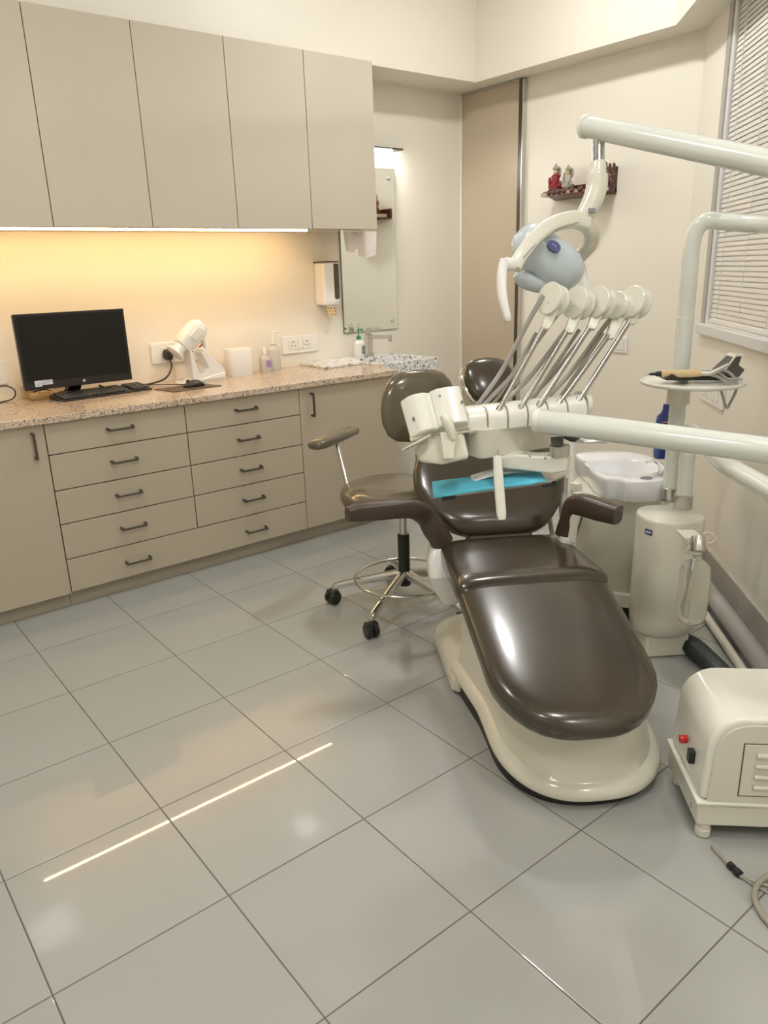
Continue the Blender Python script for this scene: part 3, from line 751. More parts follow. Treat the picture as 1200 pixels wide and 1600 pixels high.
for q in [0, .015, .05, .10, .2, .35, .5, .65, .8, .9, .96, .99, 1.0]:
    s_ = .475 + .455*q
    ed = min(1, math.sqrt(max(.0, 1-max(0, (.10-q)/.10)**2)), math.sqrt(max(0, 1-max(0, (q-.88)/.12)**2)))
    hw_ = (.246 - .012*q)*(.86+.14*ed)
    th = .046*max(ed, .25)
    seat.append(((s_, .002, .428-.012*q), E2, dirz(1, -.02), hw_, th))
pad(seat, e=.45).build('seat', 'vinyl', chair, angle=60)
MB().spine([(ch(s_, .002, .372), E2, Z, hw_, .03) for s_, hw_ in ((.40, .16), (.42, .19), (.9, .19), (.93, .15))], e=.4).build('seat_pan', 'cream2', chair)
# backrest: shield shape, narrow at the seat, widest a third of the way up
BO = (.945, .468); BA = math.radians(42); bdir = E1*math.cos(BA)+Z*math.sin(BA); bn = E1*(-math.sin(BA))+Z*math.cos(BA)
def bp(a, t=0, h=0): return ch(BO[0], 0, BO[1]) + bdir*a + E2*t + bn*h
back = []
for a, hw_ in ((-.022, .06), (-.018, .115), (-.010, .145), (.01, .180), (.04, .212), (.08, .243), (.13, .272), (.19, .290), (.26, .289), (.33, .268), (.40, .232), (.46, .195), (.50, .165), (.53, .13), (.545, .09), (.552, .03)):
    th = .05*min(1, math.sqrt(max(.05, min((a+.024)/.05, (.556-a)/.05))))
    back.append((bp(a, .0, 0), E2, bn, hw_, th))
MB().spine(back, n=40, e=.6).build('backrest', 'vinyl', chair, angle=60)
MB().spine([(bp(a, 0, -.055), E2, bn, hw_, .02) for a, hw_ in ((-.02, .08), (.0, .10), (.4, .14), (.55, .10))], e=.5).build('backrest_shell', 'cream2', chair)
MB().box(ch(.945, 0, .425), (.07, .24, .07), (E1, E2, Z)).build('hinge_block', 'brown', chair, bevel=.012)
MB().tube([bp(.44, -.03, -.04), bp(.54, -.04, -.03), bp(.68, -.055, -.01)], .02, n=10, flat=(1.4, .5), up=E2).build('headrest_bar', 'chrome', chair)
hd = []
HA = math.radians(58); hdir = E1*math.cos(HA)+Z*math.sin(HA); hn = E1*(-math.sin(HA))+Z*math.cos(HA)
hb = bp(.572, -.070, .02)
for a, hw_, th in ((0, .02, .010), (.004, .045, .020), (.02, .07, .030), (.05, .088, .036), (.09, .100, .038), (.13, .103, .037), (.165, .092, .032), (.186, .064, .024), (.195, .02, .012)):
    hd.append((hb+hdir*a, E2, hn, hw_, th))
hr = MB().spine(hd, n=32, e=.8).build('headrest', 'vinyl', chair, angle=60)
MB().spine([(hb+hdir*a-hn*.03, E2, hn, hw_+.006, th) for a, hw_, th in ((.0, .03, .008), (.02, .073, .012), (.09, .105, .014), (.13, .108, .013), (.17, .094, .012), (.197, .04, .006))], n=28, e=.8).build('headrest_shell', 'chrome', hr)
# armrests (brown L shaped pads on white brackets)
def armrest(pts, br):
    pts = [V(p_) for p_ in pts]
    a = MB(); a.tube(pts, [.026, .030, .031, .031, .031, .027], n=20, sm=5, flat=(1.0, 1.0), up=None)
    return a
LA = [ch(.80, .258, .455), ch(.865, .275, .52), ch(.93, .295, .585), ch(.985, .335, .612)]
le = FZ(541, 800, .60); lm = FZ(620, 790, .61)
m = MB(); q0 = FZ(692, 848, .455); q1 = FZ(664, 806, .560)
pth = [q0, q0*.5+q1*.5, q1, FZ(642, 795, .598), FZ(600, 797, .603), FZ(560, 801, .603), FZ(543, 804, .603)]
m.tube(pth, [.040, .040, .037, .033, .032, .031, .024], n=24, sm=5, flat=(1.0, .92), up=Z)
m.build('armrest', 'brown', chair, angle=60)
br = MB()
b0 = q0-Z*.01; 
br.spine([(FZ(686, 852, .445), E1, E2, .042, .034), (FZ(684, 872, .41), E1, E2, .048, .038), (FZ(686, 895, .365), E1, E2, .052, .040), (FZ(692, 915, .31), E1, E2, .052, .040), (FZ(700, 932, .26), E1, E2, .048, .036), (FZ(702, 940, .235), E1, E2, .03, .03)], n=20, e=.5)
br.build('armrest_bracket', 'white', chair, bevel=.003)
m = MB(); r0_ = FZ(884, 836, .475)
r_top = FZ(898, 792, .585); r_b = FZ(911, 789, .60); r_e = FZ(966, 805, .592)
m.tube([r0_, r0_*.45+r_top*.55, r_top, r_b, r_b*.5+r_e*.5, r_e], [.036, .035, .037, .038, .037, .032], n=24, sm=5, flat=(1.0, .92), up=Z)
m.build('armrest', 'brown', chair, angle=60)
MB().spine([(r0_+Z*.004, E1, E2, .042, .028), (r0_-Z*.03, E1, E2, .048, .030), (r0_-Z*.09+E2*.01, E1, E2, .05, .03), (r0_-Z*.14+E2*.03, E1, E2, .035, .025)], n=20, e=.5).build('armrest_bracket', 'white', chair, bevel=.003)
mv = r_e-r_b; mv.z = 0; mv.normalize(); nn = mv.cross(Z)
if nn.dot(CF) > 0: nn = -nn
MB().prism([(.0, -.075), (.055, -.075), (.060, -.010), (.075, .045), (.03, .055), (.012, .03)], r0_+Z*.062+nn*.022, mv, Z, nn, .012).build('armrest_inner_plate', 'unitwhite', chair, bevel=.004)

# ================================================================== OPERATOR STOOL
st = V((1.985, 2.36, 0))
hubp = FZ(632, 903, .13); st = V((hubp.x, hubp.y, 0))
stool = thing('operator_stool', 'brown vinyl operator stool with chrome five-star base and foot ring behind the treatment chair', 'stool', st)
ang0 = math.atan2(FZ(572, 992, .03).y-st.y, FZ(572, 992, .03).x-st.x)
def wheel(parent, c, a):
    d_ = V((math.cos(a), math.sin(a), 0)); n_ = V((-d_.y, d_.x, 0))
    for s_ in (-1, 1):
        MB().lathe(c+n_*(s_*.004), n_*s_, [(0, .026), (.002, .0305), (.017, .0305), (.023, .025), (.024, .008)], n=20).build('wheel', 'wheel', parent)
    return MB().box(c+Z*.020, (.036, .054, .026), (d_, n_, Z))
for k in range(5):
    a = ang0+2*PI*k/5; d_ = V((math.cos(a), math.sin(a), 0))
    m = MB()
    m.tube([st+d_*.02+Z*.150, st+d_*.12+Z*.128, st+d_*.285+Z*.088, st+d_*.312+Z*.070], [.021, .018, .015, .013], n=12, sm=5, flat=(1.0, .8), up=Z)
    lg = m.build('leg', 'chrome', stool)
    wheel(lg, st+d_*.318+Z*.031, a+.9).build('caster_housing', 'wheel', lg, bevel=.006)
    MB().cyl(st+d_*.314+Z*.045, st+d_*.314+Z*.082, .007, n=10).build('caster_stem', 'chrome', lg)
MB().cyl(st+Z*.10, st+Z*.155, .028, bev=.004).build('hub', 'black', stool)
MB().cyl(st+Z*.15, st+Z*.33, .0255, bev=.003).build('column_cover', 'black', stool)
MB().cyl(st+Z*.31, st+Z*.452, .0165).build('gas_column', 'steel', stool)
rg = MB(); rr_ = .212
ring = [st+V((rr_*math.cos(2*PI*k/40), rr_*math.sin(2*PI*k/40), .135)) for k in range(41)]
rg.tube(ring, .0065, n=10, sm=1); rg.build('foot_ring', 'chrome', stool)
sa = math.radians(128); SU = V((math.cos(sa), math.sin(sa), 0)); SW_ = V((-SU.y, SU.x, 0))
sc_ = st + V((.0, .0, 0))
MB().cyl(st+Z*.448, st+Z*.463, .09, .12).build('seat_plate', 'black', stool)
secs = [(z, a) for z, a in ((.462, .165), (.464, .190), (.474, .210), (.494, .222), (.520, .222), (.536, .212), (.547, .180), (.551, .10), (.549, .02))]
MB().lathe(st-V((.03, -.02, 0)), Z, secs, n=48).build('seat', 'vinyl2', stool, angle=60)
# swivelling chrome arm and pad on its left
pa = FZ(545, 765, .505); pb = (FZ(490, 697, .708)+FZ(556, 671, .712))*.5-Z*.012
MB().tube([st*.55+V((pa.x, pa.y, 0))*.45+Z*.462, V((pa.x, pa.y, .462)), pa, pb], .011, n=12, sm=4).build('arm_rod', 'chrome', stool)
MB().cyl(pa-Z*.05, pa-Z*.01, .017, n=16).build('rod_socket', 'black', stool)
pc0, pc1 = FZ(490, 697, .708), FZ(556, 671, .712)
pu = (pc1-pc0).normalized(); pw = Z.cross(pu)
MB().spine([(pc0, pw, Z, .02, .008), (pc0+pu*.008, pw, Z, .034, .018), (pc0+pu*.05, pw, Z, .040, .022), ((pc0+pc1)/2, pw, Z, .038, .022), (pc1-pu*.03, pw, Z, .032, .019), (pc1-pu*.006, pw, Z, .024, .014), (pc1, pw, Z, .01, .006)], n=24, e=.7).build('arm_pad', 'vinyl2', stool, angle=60)
# backrest: egg shape, curved, on a chrome bar
vd = V((CF.x, CF.y, 0)).normalized()
bc = P(655, 634, 3.24)
bnrm = (vd*-1 + V((.25, -.1, 0))).normalized(); bu = Z.cross(bnrm).normalized(); bv = (Z*.97 + vd*.22).normalized()
secs = []
for a, hw_, th, sh in ((-.138, .05, .012, .02), (-.130, .10, .022, .018), (-.105, .132, .030, .012), (-.06, .152, .034, .005), (-.01, .158, .036, 0), (.05, .150, .035, 0), (.09, .132, .033, -.004), (.118, .108, .028, -.008), (.134, .075, .020, -.010), (.140, .03, .010, -.01)):
    secs.append((bc+bv*(a*1.09), bu, bnrm, hw_*1.09, th))
MB().spine(secs, n=36, e=.85).build('backrest', 'vinyl2', stool, angle=60)
bbot = bc-bv*.10-bnrm*.03
MB().tube([st+Z*.468, st*.4+V((bbot.x, bbot.y, 0))*.6+Z*.455, V((bbot.x+.03*vd.x, bbot.y+.03*vd.y, .50)), bbot+vd*.02, bc-bnrm*.035], .013, n=10, sm=5).build('back_bar', 'chrome', stool)

# ================================================================== DENTAL UNIT TOWER
tc_ = FZ(1050, 995, .105); tc_ = V((tc_.x, tc_.y, 0)) + V((.617, .787, 0))*.115
tower = thing('dental_unit_tower', 'cream oval unit housing with two pale posts rising from it right of the treatment chair', 'dental unit', tc_)
TU = V((.82, -.57, 0)).normalized(); TW = V((-TU.y, TU.x, 0))
TT = .535
MB().spine([(tc_+Z*z, TU, TW, a, b) for z, a, b in ((.085, .08, .07), (.087, .095, .085), (.10, .108, .10), (.14, .112, .106), (TT-.012, .112, .106), (TT-.004, .110, .104), (TT, .106, .100))], n=44, e=.8).build('housing', 'cream', tower, angle=55)
MB().box(tc_+Z*.045, (.16, .15, .088), (TU, TW, Z)).build('foot', 'cream2', tower, bevel=.01)
# badge on the housing
bq = P(1016, 805, 2.45)
_n = (V((0, 0, 0))-V((CF.x, CF.y, 0))).normalized(); _n = (_n*.8 + V((-.62, .5, 0))*.6).normalized()
_u = Z.cross(_n).normalized()
def on_tower(ang, z, off=0.0):
    """point and outward normal on the housing, ang measured from TU"""
    x_ = .112*sgnpow(math.cos(ang), .8); y_ = .106*sgnpow(math.sin(ang), .8)
    n_ = (TU*(sgnpow(math.cos(ang), 1.2)/.112)+TW*(sgnpow(math.sin(ang), 1.2)/.106)).normalized()
    return tc_+TU*x_+TW*y_+Z*z+n_*off, n_
ba = math.radians(-90-60)
q_, n_ = on_tower(ba, TT-.045, .0008); u_ = Z.cross(n_)
bd = MB().box(q_, (.030, .020, .003), (u_, Z, n_)).build('badge', 'bluebadge', tower, bevel=.001)
m = MB()
for i in range(4): m.box(q_+n_*.0018+u_*(-.009+i*.006), (.0042, .008, .0006), (u_, Z, n_))
m.build('badge_lettering', 'paper', bd)
# posts
pA = FZ(1046, 779, TT+.005); pB = FZ(1067, 791, TT+.005)
for q in (pA, pB):
    MB().lathe(q-Z*.006, Z, [(0, .032), (.004, .033), (.05, .033), (.053, .0285)], n=28).build('collar', 'steel', tower)
PTOP = 1.36
postx = V((pA.x, pA.y, 0))
def post_px(z): return postx+Z*z
off_r = P(1262, 351, 2.05)
MB().cyl(post_px(TT), post_px(1.20), .0285, n=28).build('lamp_post', 'tube', tower)
pd_ = (post_px(1.3)-O0).dot(CF)
zt = P(1088, 372, pd_).z
b3 = P(1135, 347, pd_-.10)
MB().tube([post_px(1.20), post_px(1.30), post_px(zt-.035), post_px(zt+.02)+(b3-post_px(zt))*.10, post_px(zt+.052)+(V((b3.x, b3.y, zt))-post_px(zt))*.42, b3, P(1200, 351, pd_-.24), off_r], .0275, n=24, sm=10).build('lamp_post_bend', 'tube', tower)
MB().cyl(post_px(1.195), post_px(1.203), .030, n=28).build('post_ring', 'unitwhite', tower)
# lower arm: bends out of the front post towards the camera side
e1_ = P(1130, 722, 2.15); e2_ = P(1200, 764, 1.85); e3_ = P(1262, 801, 1.65)
zb_ = .83
MB().tube([pB-Z*.01, V((pB.x, pB.y, zb_-.10)), V((pB.x, pB.y, zb_-.02))+(e1_-pB)*.05, e1_, e2_, e3_], .0265, n=24, sm=10).build('unit_arm', 'tube', tower)
# long arms: lamp arm above, unit arm below
j1 = P(1330, 713, 1.52); j1b = V((e3_.x, e3_.y, 0))
ua0, ua1 = P(842, 657, 1.86), P(1262, 712, 1.585)
arm = thing('delivery_arm', 'thick pale tube arm crossing from the right edge to the instrument unit', 'arm', ua1)
MB().tube([ua0, ua0*.75+ua1*.25, ua1], .0285, n=32, sm=4).build('arm_tube', 'tube', arm)
adir = (ua0-ua1).normalized()
MB().lathe(ua0-adir*.004, adir, [(0, .0285), (.004, .030), (.014, .029), (.017, .024)], n=32).build('end_cap', 'unitwhite', arm)
MB().cyl(V((ua1.x, ua1.y, e3_.z-.03)), ua1+Z*.03, .03, n=20).build('pivot', 'tube', arm)
sp = ua0-adir*.028
MB().cyl(sp-Z*.026-adir*.04, sp-Z*.035-adir*.0-Z*.0, .004, n=8).build('screw', 'chrome', arm)
la0, la1 = P(918, 198, 2.05), P(1262, 267, 1.58)
larm = thing('lamp_arm', 'thick pale tube arm at the top holding the operating lamp', 'arm', la1)
MB().tube([la0, la0*.7+la1*.3, la1], [.0265, .0285, .0285], n=32, sm=4).build('arm_tube', 'tube', larm)
ldir = (la0-la1).normalized()
MB().lathe(la0-ldir*.002, ldir, [(0, .0285), (.002, .031), (.010, .031), (.016, .026), (.018, .018)], n=32).build('end_cap', 'unitwhite', larm)
MB().tube([la1, off_r*.5+la1*.5-Z*.03, off_r-Z*.01], .026, n=20).build('pivot', 'tube', larm)
MB().cyl(P(938, 203, 2.02), P(938, 207, 2.018), .006, n=12).build('screw', 'chrome', larm)
# ---------------- operating lamp
lz = la0-ldir*.045
lamp = thing('operating_lamp', 'pale blue dental operating lamp with a cream yoke hanging from the upper arm', 'lamp', lz-Z*.35)
LD = 2.02
MB().cyl(lz-Z*.015, P(935, 256, LD), .0165, n=24).build('chrome_stem', 'chrome', lamp)
MB().tube([P(935, 254, LD), P(935, 262, LD), P(934, 273, LD)], [.019, .021, .0215], n=24).build('collar', 'cream', lamp)
MB().tube([P(934, 271, LD), P(933, 276, LD), P(932, 294, LD), P(924, 318, LD), P(909, 343, LD)], [.0265, .029, .028, .0275, .022], n=24, sm=8).build('neck', 'cream2', lamp)
MB().box(P(925, 329, LD-.026), (.018, .003, .012), (CR, CF, CU)).build('neck_label', 'print', lamp)
m = MB(); m.tube([P(917, 348, LD), P(893, 343, LD-.02), P(862, 352, LD-.05), P(836, 372, LD-.08), P(815, 398, LD-.10), P(803, 418, LD-.105)], [.021, .020, .018, .017, .016, .017], n=20, sm=8, flat=(.85, 1.1), up=CF)
yk = m.build('yoke', 'cream', lamp)
MB().tube([P(905, 347, LD-.02-.018), P(862, 362, LD-.05-.018), P(838, 380, LD-.08-.018), P(818, 403, LD-.10-.018)], .0012, n=6, sm=8).build('yoke_seam', 'print', yk)
MB().tube([P(912, 345, LD+.0), P(924, 362, LD+.04), P(920, 384, LD+.10), P(905, 402, LD+.15), P(893, 412, LD+.17)], [.021, .019, .018, .017, .016], n=20, sm=8, flat=(.85, 1.1), up=CF).build('yoke', 'cream', lamp)
# head
hc_ = P(857, 406, LD+.03)
HXa = (CR*.80+CU*-.50+CF*.33).normalized(); HZa = (CF*-.35+CU*.80+CR*.45); HZa = (HZa-HXa*HZa.dot(HXa)).normalized(); HYa = HZa.cross(HXa)
m = MB()
m.spine([(hc_+HXa*a, HYa, HZa, b, c) for a, b, c in ((-.108, .03, .025), (-.100, .05, .042), (-.075, .062, .052), (-.03, .070, .062), (.01, .074, .066), (.05, .070, .064), (.08, .056, .052), (.096, .034, .034), (.100, .01, .01))], n=32, e=.85)
m.build('head_shell', 'lampblue', lamp, angle=60)
MB().spine([(P(818, 382, LD+.0)+CR*a, CU, CF, b, c) for a, b, c in ((-.032, .008, .008), (-.028, .022, .02), (-.01, .030, .03), (.02, .034, .03), (.04, .03, .02))], n=24, e=.9).build('reflector_horn', 'lampblue', lamp)
MB().tube([P(806, 428, LD+.0), P(820, 438, LD+.01), P(850, 444, LD+.03), P(885, 440, LD+.05)], [.012, .022, .024, .016], n=20, sm=6).build('lower_shell', 'lampblue', lamp)
bq = P(866, 384, LD-.060)
bdg = MB().spine([(bq, (CR*.8-CU*.6), (CU*.8+CR*.6), .0190, .0125), (bq+CF*.014, (CR*.8-CU*.6), (CU*.8+CR*.6), .0185, .012)], n=24, e=1).build('badge', 'bluebadge', lamp)
m = MB()
for i in range(3): m.box(bq-CF*.003+(CR*.8-CU*.6)*(-.005+i*.005), (.0035, .0015, .001), ((CR*.8-CU*.6), (CU*.8+CR*.6), CF))
m.build('badge_lettering', 'paper', bdg)
MB().box(P(885, 401, LD-.02), (.012, .006, .006), ((CR*.7+CU*.7), (CU*.7-CR*.7), CF)).build('clip', 'print', lamp)
# handles each side
MB().cyl(P(804, 414, LD-.115), P(789, 412, LD-.13), .0155, n=20, bev=.003).build('pivot_knob', 'white', lamp)
m = MB(); m.tube([P(787, 406, LD-.13), P(784, 430, LD-.13), P(785, 462, LD-.13), P(793, 497, LD-.13)], [.013, .0155, .0145, .011], n=16, sm=8, flat=(1, .8), up=CF)
m.ell(P(793, 497, LD-.13), (.010, .010, .010), n=12, m=8)
m.build('handle', 'white', lamp)
m = MB(); m.tube([P(900, 404, LD+.17), P(908, 420, LD+.17), P(912, 452, LD+.17), P(908, 480, LD+.17)], [.014, .0165, .0155, .012], n=16, sm=8, flat=(1, .8), up=CF)
m.build('handle', 'white', lamp)

# ================================================================== INSTRUMENT UNIT
UD = 1.90
uo = P(760, 690, UD)
UU = V((.985, -.17, 0)).normalized(); UV = V((-UU.y, UU.x, 0))
unit = thing('instrument_unit', 'cream instrument delivery unit hovering over the treatment chair with five reel-headed rods', 'dental unit', uo)
def up_(u, v, z): return uo+UU*u+UV*v+Z*z
pxm = UD/1184.0
# main body
def rrect(x0, x1, y0, y1, r, z, n=6):
    pts = []
    for cx_, cy_, a0 in ((x1-r, y1-r, 0), (x0+r, y1-r, 1), (x0+r, y0+r, 2), (x1-r, y0+r, 3)):
        for k in range(n+1):
            a = PI/2*(a0+k/n); pts.append(up_(cx_+r*math.cos(a), cy_+r*math.sin(a), z))
    return pts
m = MB(); m.loft([rrect(-.020, .231, -.006, .226, .022, -.044), rrect(-.030, .236, -.014, .23, .024, .036)])
m.build('body', 'cream2', unit, bevel=.006, seg=3, angle=30)
MB().spine([(up_(-.085, .03, .030), UV, Z, .02, .004), (up_(-.03, .03, .033), UV, Z, .03, .006), (up_(.03, .03, .034), UV, Z, .03, .006)], n=16, e=.6).build('side_lip', 'cream2', unit)
# holder row: five white wells on top, then whips
row0 = P(775, 645, UD+.00); row1 = P(899, 631, UD+.05)
holes = [P(775, 645, UD), P(808, 643, UD+.006), P(838, 637, UD+.012), P(869, 634, UD+.02), P(899, 631, UD+.028)]
rd = (holes[4]-holes[0]).normalized()
sp_ = (holes[4]-holes[0]).length/4
rn = rd.cross(Z).normalized()            # towards the viewer
if rn.dot(CF) > 0: rn = -rn
for k in range(-1, 5):
    c_ = holes[0]+rd*(sp_*k) + rn*(-.03) - Z*.012
    secs = []
    w_ = sp_*.47
    for q, sc1 in ((-1, .92), (-.92, 1), (.92, 1), (1, .92)):
        secs.append(q)
    m = MB()
    prof = [(.050, -.030), (.052, .0), (.044, .018), (.026, .028), (.0, .030), (-.04, .024), (-.055, .0), (-.055, -.030)]
    m.prism(prof, c_, rn, Z, rd, sp_*.95)
    wl = m.build('well', 'unitwhite', unit, bevel=.005, seg=3)
    if k >= 0:
        MB().lathe(holes[k]+rn*.004-Z*.004, (rn*.75+Z*.65), [(0, .011), (.006, .0115), (.008, .008), (.006, .006)], n=18).build('grommet', 'steel', wl)
MB().spine([(holes[4]+rd*.035-rn*.05-Z*.01, rn, Z, .05, .03), (holes[4]+rd*.05-rn*.05-Z*.01, rn, Z, .045, .028), (holes[4]+rd*.056-rn*.05-Z*.01, rn, Z, .03, .02)], n=20, e=.8).build('end_cap', 'unitwhite', unit)
# rods with brackets and reel discs
reels = [(858, 466, .0), (898, 472, .025), (932, 471, .03), (962, 477, .065), (987, 471, .06)]
feet = [(851, 507), (888, 513), (923, 507), (952, 522), (985, 499)]
dn_ = (CF*-.56 + CR*-.80 + CU*.08).normalized()    # disc normal, towards the left of the viewer
rods = []
for k in range(5):
    a_ = holes[k]+rn*.006; f_ = P(feet[k][0], feet[k][1], UD+reels[k][2]+.01)
    rod = MB().tube([a_, f_], .0052, n=12, sm=1)
    rod.tube([a_+rd*.008-rn*.004, f_+rd*.008-rn*.004], .0035, n=8, sm=1)
    rod.tube([a_-Z*.002, a_*.93+f_*.07], .0085, n=12, sm=1)
    rod.build('rod', 'rod', unit)
    c_ = P(reels[k][0], reels[k][1], UD+reels[k][2])
    rk = .041 if k != 3 else .036
    m = MB(); m.prism([(-.013, -.012), (.010, -.014), (.017, .045), (-.004, .050), (-.016, .03)], f_+CU*.0+Z*.0-dn_*.008, CR, (CU*.93+CR*.37).normalized(), CF, .020)
    m.build('bracket', 'cream', unit, bevel=.003)
    rl = MB().lathe(c_-dn_*.006, dn_, [(0, rk-.002), (.001, rk), (.007, rk), (.009, rk-.002)], n=36).build('reel_disc', 'cream', unit)
    MB().lathe(c_-dn_*.036, dn_, [(0, rk*.90), (.006, rk*.95), (.012, rk*.95), (.0125, rk*.68), (.028, rk*.68), (.030, rk*.75)], n=32).build('reel_drum', 'unitwhite', rl)
    MB().cyl(c_+dn_*.0025-CU*.012, c_+dn_*.0045-CU*.012, .0018, n=8).build('disc_screw', 'print', rl)
    # hose from the reel back down behind the unit
    b0 = c_-dn_*.018
    st_ = b0 - CR*(rk*.75)*1.0 + CU*.0
    hx = [(745, 628), (742, 640), (772, 638), (800, 640), (838, 632)][k]
    e_ = P(hx[0], hx[1], UD+.12)
    mid = st_*.45+e_*.55 - Z*.022 + CF*.02
    MB().tube([st_+CU*.012+CR*.004, st_*.8+e_*.2+CF*.01-Z*.002, mid, e_*.8+st_*.2-Z*.018, e_-Z*.012], .0062, n=12, sm=8).build('hose', 'hose', unit)
# second loose hoses crossing behind
for (x0, y0, x1, y1) in ((838, 520, 758, 640), (905, 515, 812, 638), (942, 520, 858, 632)):
    a_, b_ = P(x0, y0, UD+.09), P(x1, y1, UD+.12)
    MB().tube([a_, a_*.6+b_*.4-Z*.012, a_*.25+b_*.75-Z*.02, b_], .005, n=10, sm=6).build('hose', 'hose2', unit)
# swivel under the arm and bracket
sw = P(872, 690, UD-.01)
MB().cyl(P(870, 672, UD-.02), P(871, 703, UD-.02), .0155, n=24).build('swivel_pin', 'grey_face', unit)
MB().lathe(P(874, 712, UD-.02), Z, [(0, .025), (.026, .025), (.027, .022)], n=28).build('swivel_collar', 'steel', unit)
BKU = (FZ(893, 723, P(874, 719, UD).z)-FZ(800, 717, P(874, 719, UD).z)).normalized()
MB().prism([(-.150, -.018), (-.135, -.026), (-.01, -.030), (.022, -.022), (.026, .010), (.012, .018), (-.06, .012), (-.10, .014), (-.150, .004)], P(874, 719, UD-.01), BKU, Z, BKU.cross(Z), .05).build('mounting_bracket', 'unitwhite', unit, bevel=.006, seg=3)
for (x_, y_) in ((828, 713), (852, 716)): MB().cyl(P(x_, y_, UD-.045), P(x_, y_, UD-.030), .003, n=8).build('screw', 'print', unit)
for kx in range(3):
    MB().tube([P(862, 672, UD+.03), P(885+kx*4, 684+kx*2, UD+.01), P(897+kx*3, 682+kx, UD+.02), P(925, 672, UD+.05)], .004, n=8, sm=6).build('hose', 'rubber', unit)
MB().spine([(P(893, 686, UD+.12), UV, Z, .05, .006), (P(930, 683, UD+.12), UV, Z, .05, .012), (P(960, 672, UD+.12), UV, Z, .04, .012)], n=16, e=.7).build('rear_shelf', 'cream', unit)
# hanging grip post with the bib tray
MB().tube([P(777, 712, UD-.01), P(779, 750, UD-.01), P(783, 800, UD-.01), P(784, 812, UD-.01)], [.0105, .0125, .0125, .009], n=16, sm=6, flat=(1, .7), up=CR).build('grip_post', 'unitwhite', unit)

# x-ray viewer / side console on the left of the unit
VD = 1.86
con = thing('side_console', 'small cream console with a tilted flat panel at the left end of the instrument unit', 'console', P(690, 700, VD))
def quadslab(pts, th, nrm):
    m = MB(); nrm = V(nrm).normalized(); m.loft([[V(p_) for p_ in pts], [V(p_)+nrm*th for p_ in pts]]); return m
pq = [P(641, 681, VD-.01), P(733, 661, VD-.01), P(720, 605, VD+.02), P(625, 623, VD+.02)]
pn = (pq[1]-pq[0]).cross(pq[3]-pq[0]).normalized()
if pn.dot(CF) < 0: pn = -pn
# folded front with two facets
pu_ = (pq[1]-pq[0]).normalized(); pv_ = (pq[3]-pq[0]).normalized()
W0 = (pq[1]-pq[0]).length; H0 = (pq[3]-pq[0]).length
m = MB()
cols = [(0, .014), (.04, .008), (.14, -.008), (.26, -.014), (.38, -.013), (.47, -.004), (.50, -.012), (.60, -.020), (.80, -.020), (.97, -.012), (1.0, .006)]
rings = []
for fu, off in cols:
    b_ = pq[0]*(1-fu)+pq[1]*fu; t_ = pq[3]*(1-fu)+pq[2]*fu
    rings.append([b_+pn*off, t_+pn*off, t_+pn*.030, b_+pn*.030])
m.loft(rings); m.build('viewer_panel', 'unitwhite', con, bevel=.004, seg=3, angle=30)
MB().box(pq[0]*.5+pq[1]*.5+pn*.022, (W0*1.02, .012, .012), (pu_, pv_, pn)).build('lower_rail', 'cream', con, bevel=.003)
for fx, fy in ((.12, .35), (.62, .78), (.95, .52)):
    c_ = (pq[0]*(1-fx)+pq[1]*fx)*(1-fy)+(pq[3]*(1-fx)+pq[2]*fx)*fy
    MB().cyl(c_-pn*.022, c_-pn*.008, .003, n=10).build('screw', 'print', con)
# cradle box below, hook arm and clamp
m = MB()
b_ = [P(655, 723, VD), P(692, 729, VD-.02), P(734, 717, VD-.02), P(728, 712, VD+.08), P(665, 716, VD+.08)]
t_ = [P(643, 702, VD+.02), P(668, 684, VD-.01), P(724, 677, VD-.01), P(727, 674, VD+.09), P(670, 678, VD+.09)]
m.loft([b_, [p_*.75+q_*.25-CF*.004 for p_, q_ in zip(b_, t_)], t_])
m.build('cradle', 'cream2', con, bevel=.010, seg=3)
MB().spine([(P(628, 704, VD-.02), CU, CF, .002, .02), (P(650, 693, VD-.02), CU, CF, .004, .035), (P(672, 681, VD-.01), CU, CF, .004, .03)], n=14, e=.6).build('flap', 'cream', con)
MB().prism([(-.012, -.035), (.014, -.035), (.020, .03), (-.020, .03)], P(700, 695, VD-.035), CR, CU, CF, .016).build('clamp', 'cream', con, bevel=.004)
MB().tube([P(693, 650, VD-.04), P(698, 658, VD-.045), P(704, 672, VD-.045), P(708, 686, VD-.04)], [.010, .013, .012, .009], n=14, sm=6).build('hook', 'cream', con)
MB().cyl(P(688, 680, VD-.035), P(714, 678, VD-.035), .007, n=14).build('hinge_pin', 'cream', con)
MB().tube([P(727, 650, VD+.04), P(735, 660, VD+.05), P(746, 672, VD+.05)], .012, n=12).build('link', 'cream', con)

# instrument tray with turquoise bib
TD = 1.92
ta, tb_ = P(684, 778, TD), P(884, 752, TD-.02)
tu = (tb_-ta).normalized(); tw = Z.cross(tu).normalized()
if tw.dot(CF) < 0: tw = -tw
tL = (tb_-ta).length
tray = thing('instrument_tray', 'long shallow steel tray carried under the instrument unit, covered with a turquoise sheet', 'tray', ta*.5+tb_*.5)
def tp_(a, b, z): return ta+tu*a+tw*b+Z*z
m = MB(); m.loft([[tp_(-.005, .01, 0), tp_(.03, -.008, 0), tp_(tL-.04, -.008, 0), tp_(tL+.002, .03, 0), tp_(tL-.01, .085, 0), tp_(.0, .085, 0)], [tp_(-.01, .0, .010), tp_(.02, -.014, .010), tp_(tL-.035, -.014, .010), tp_(tL+.008, .028, .010), tp_(tL, .092, .010), tp_(-.01, .092, .010)]])
m.build('tray_pan', 'steel', tray, bevel=.002)
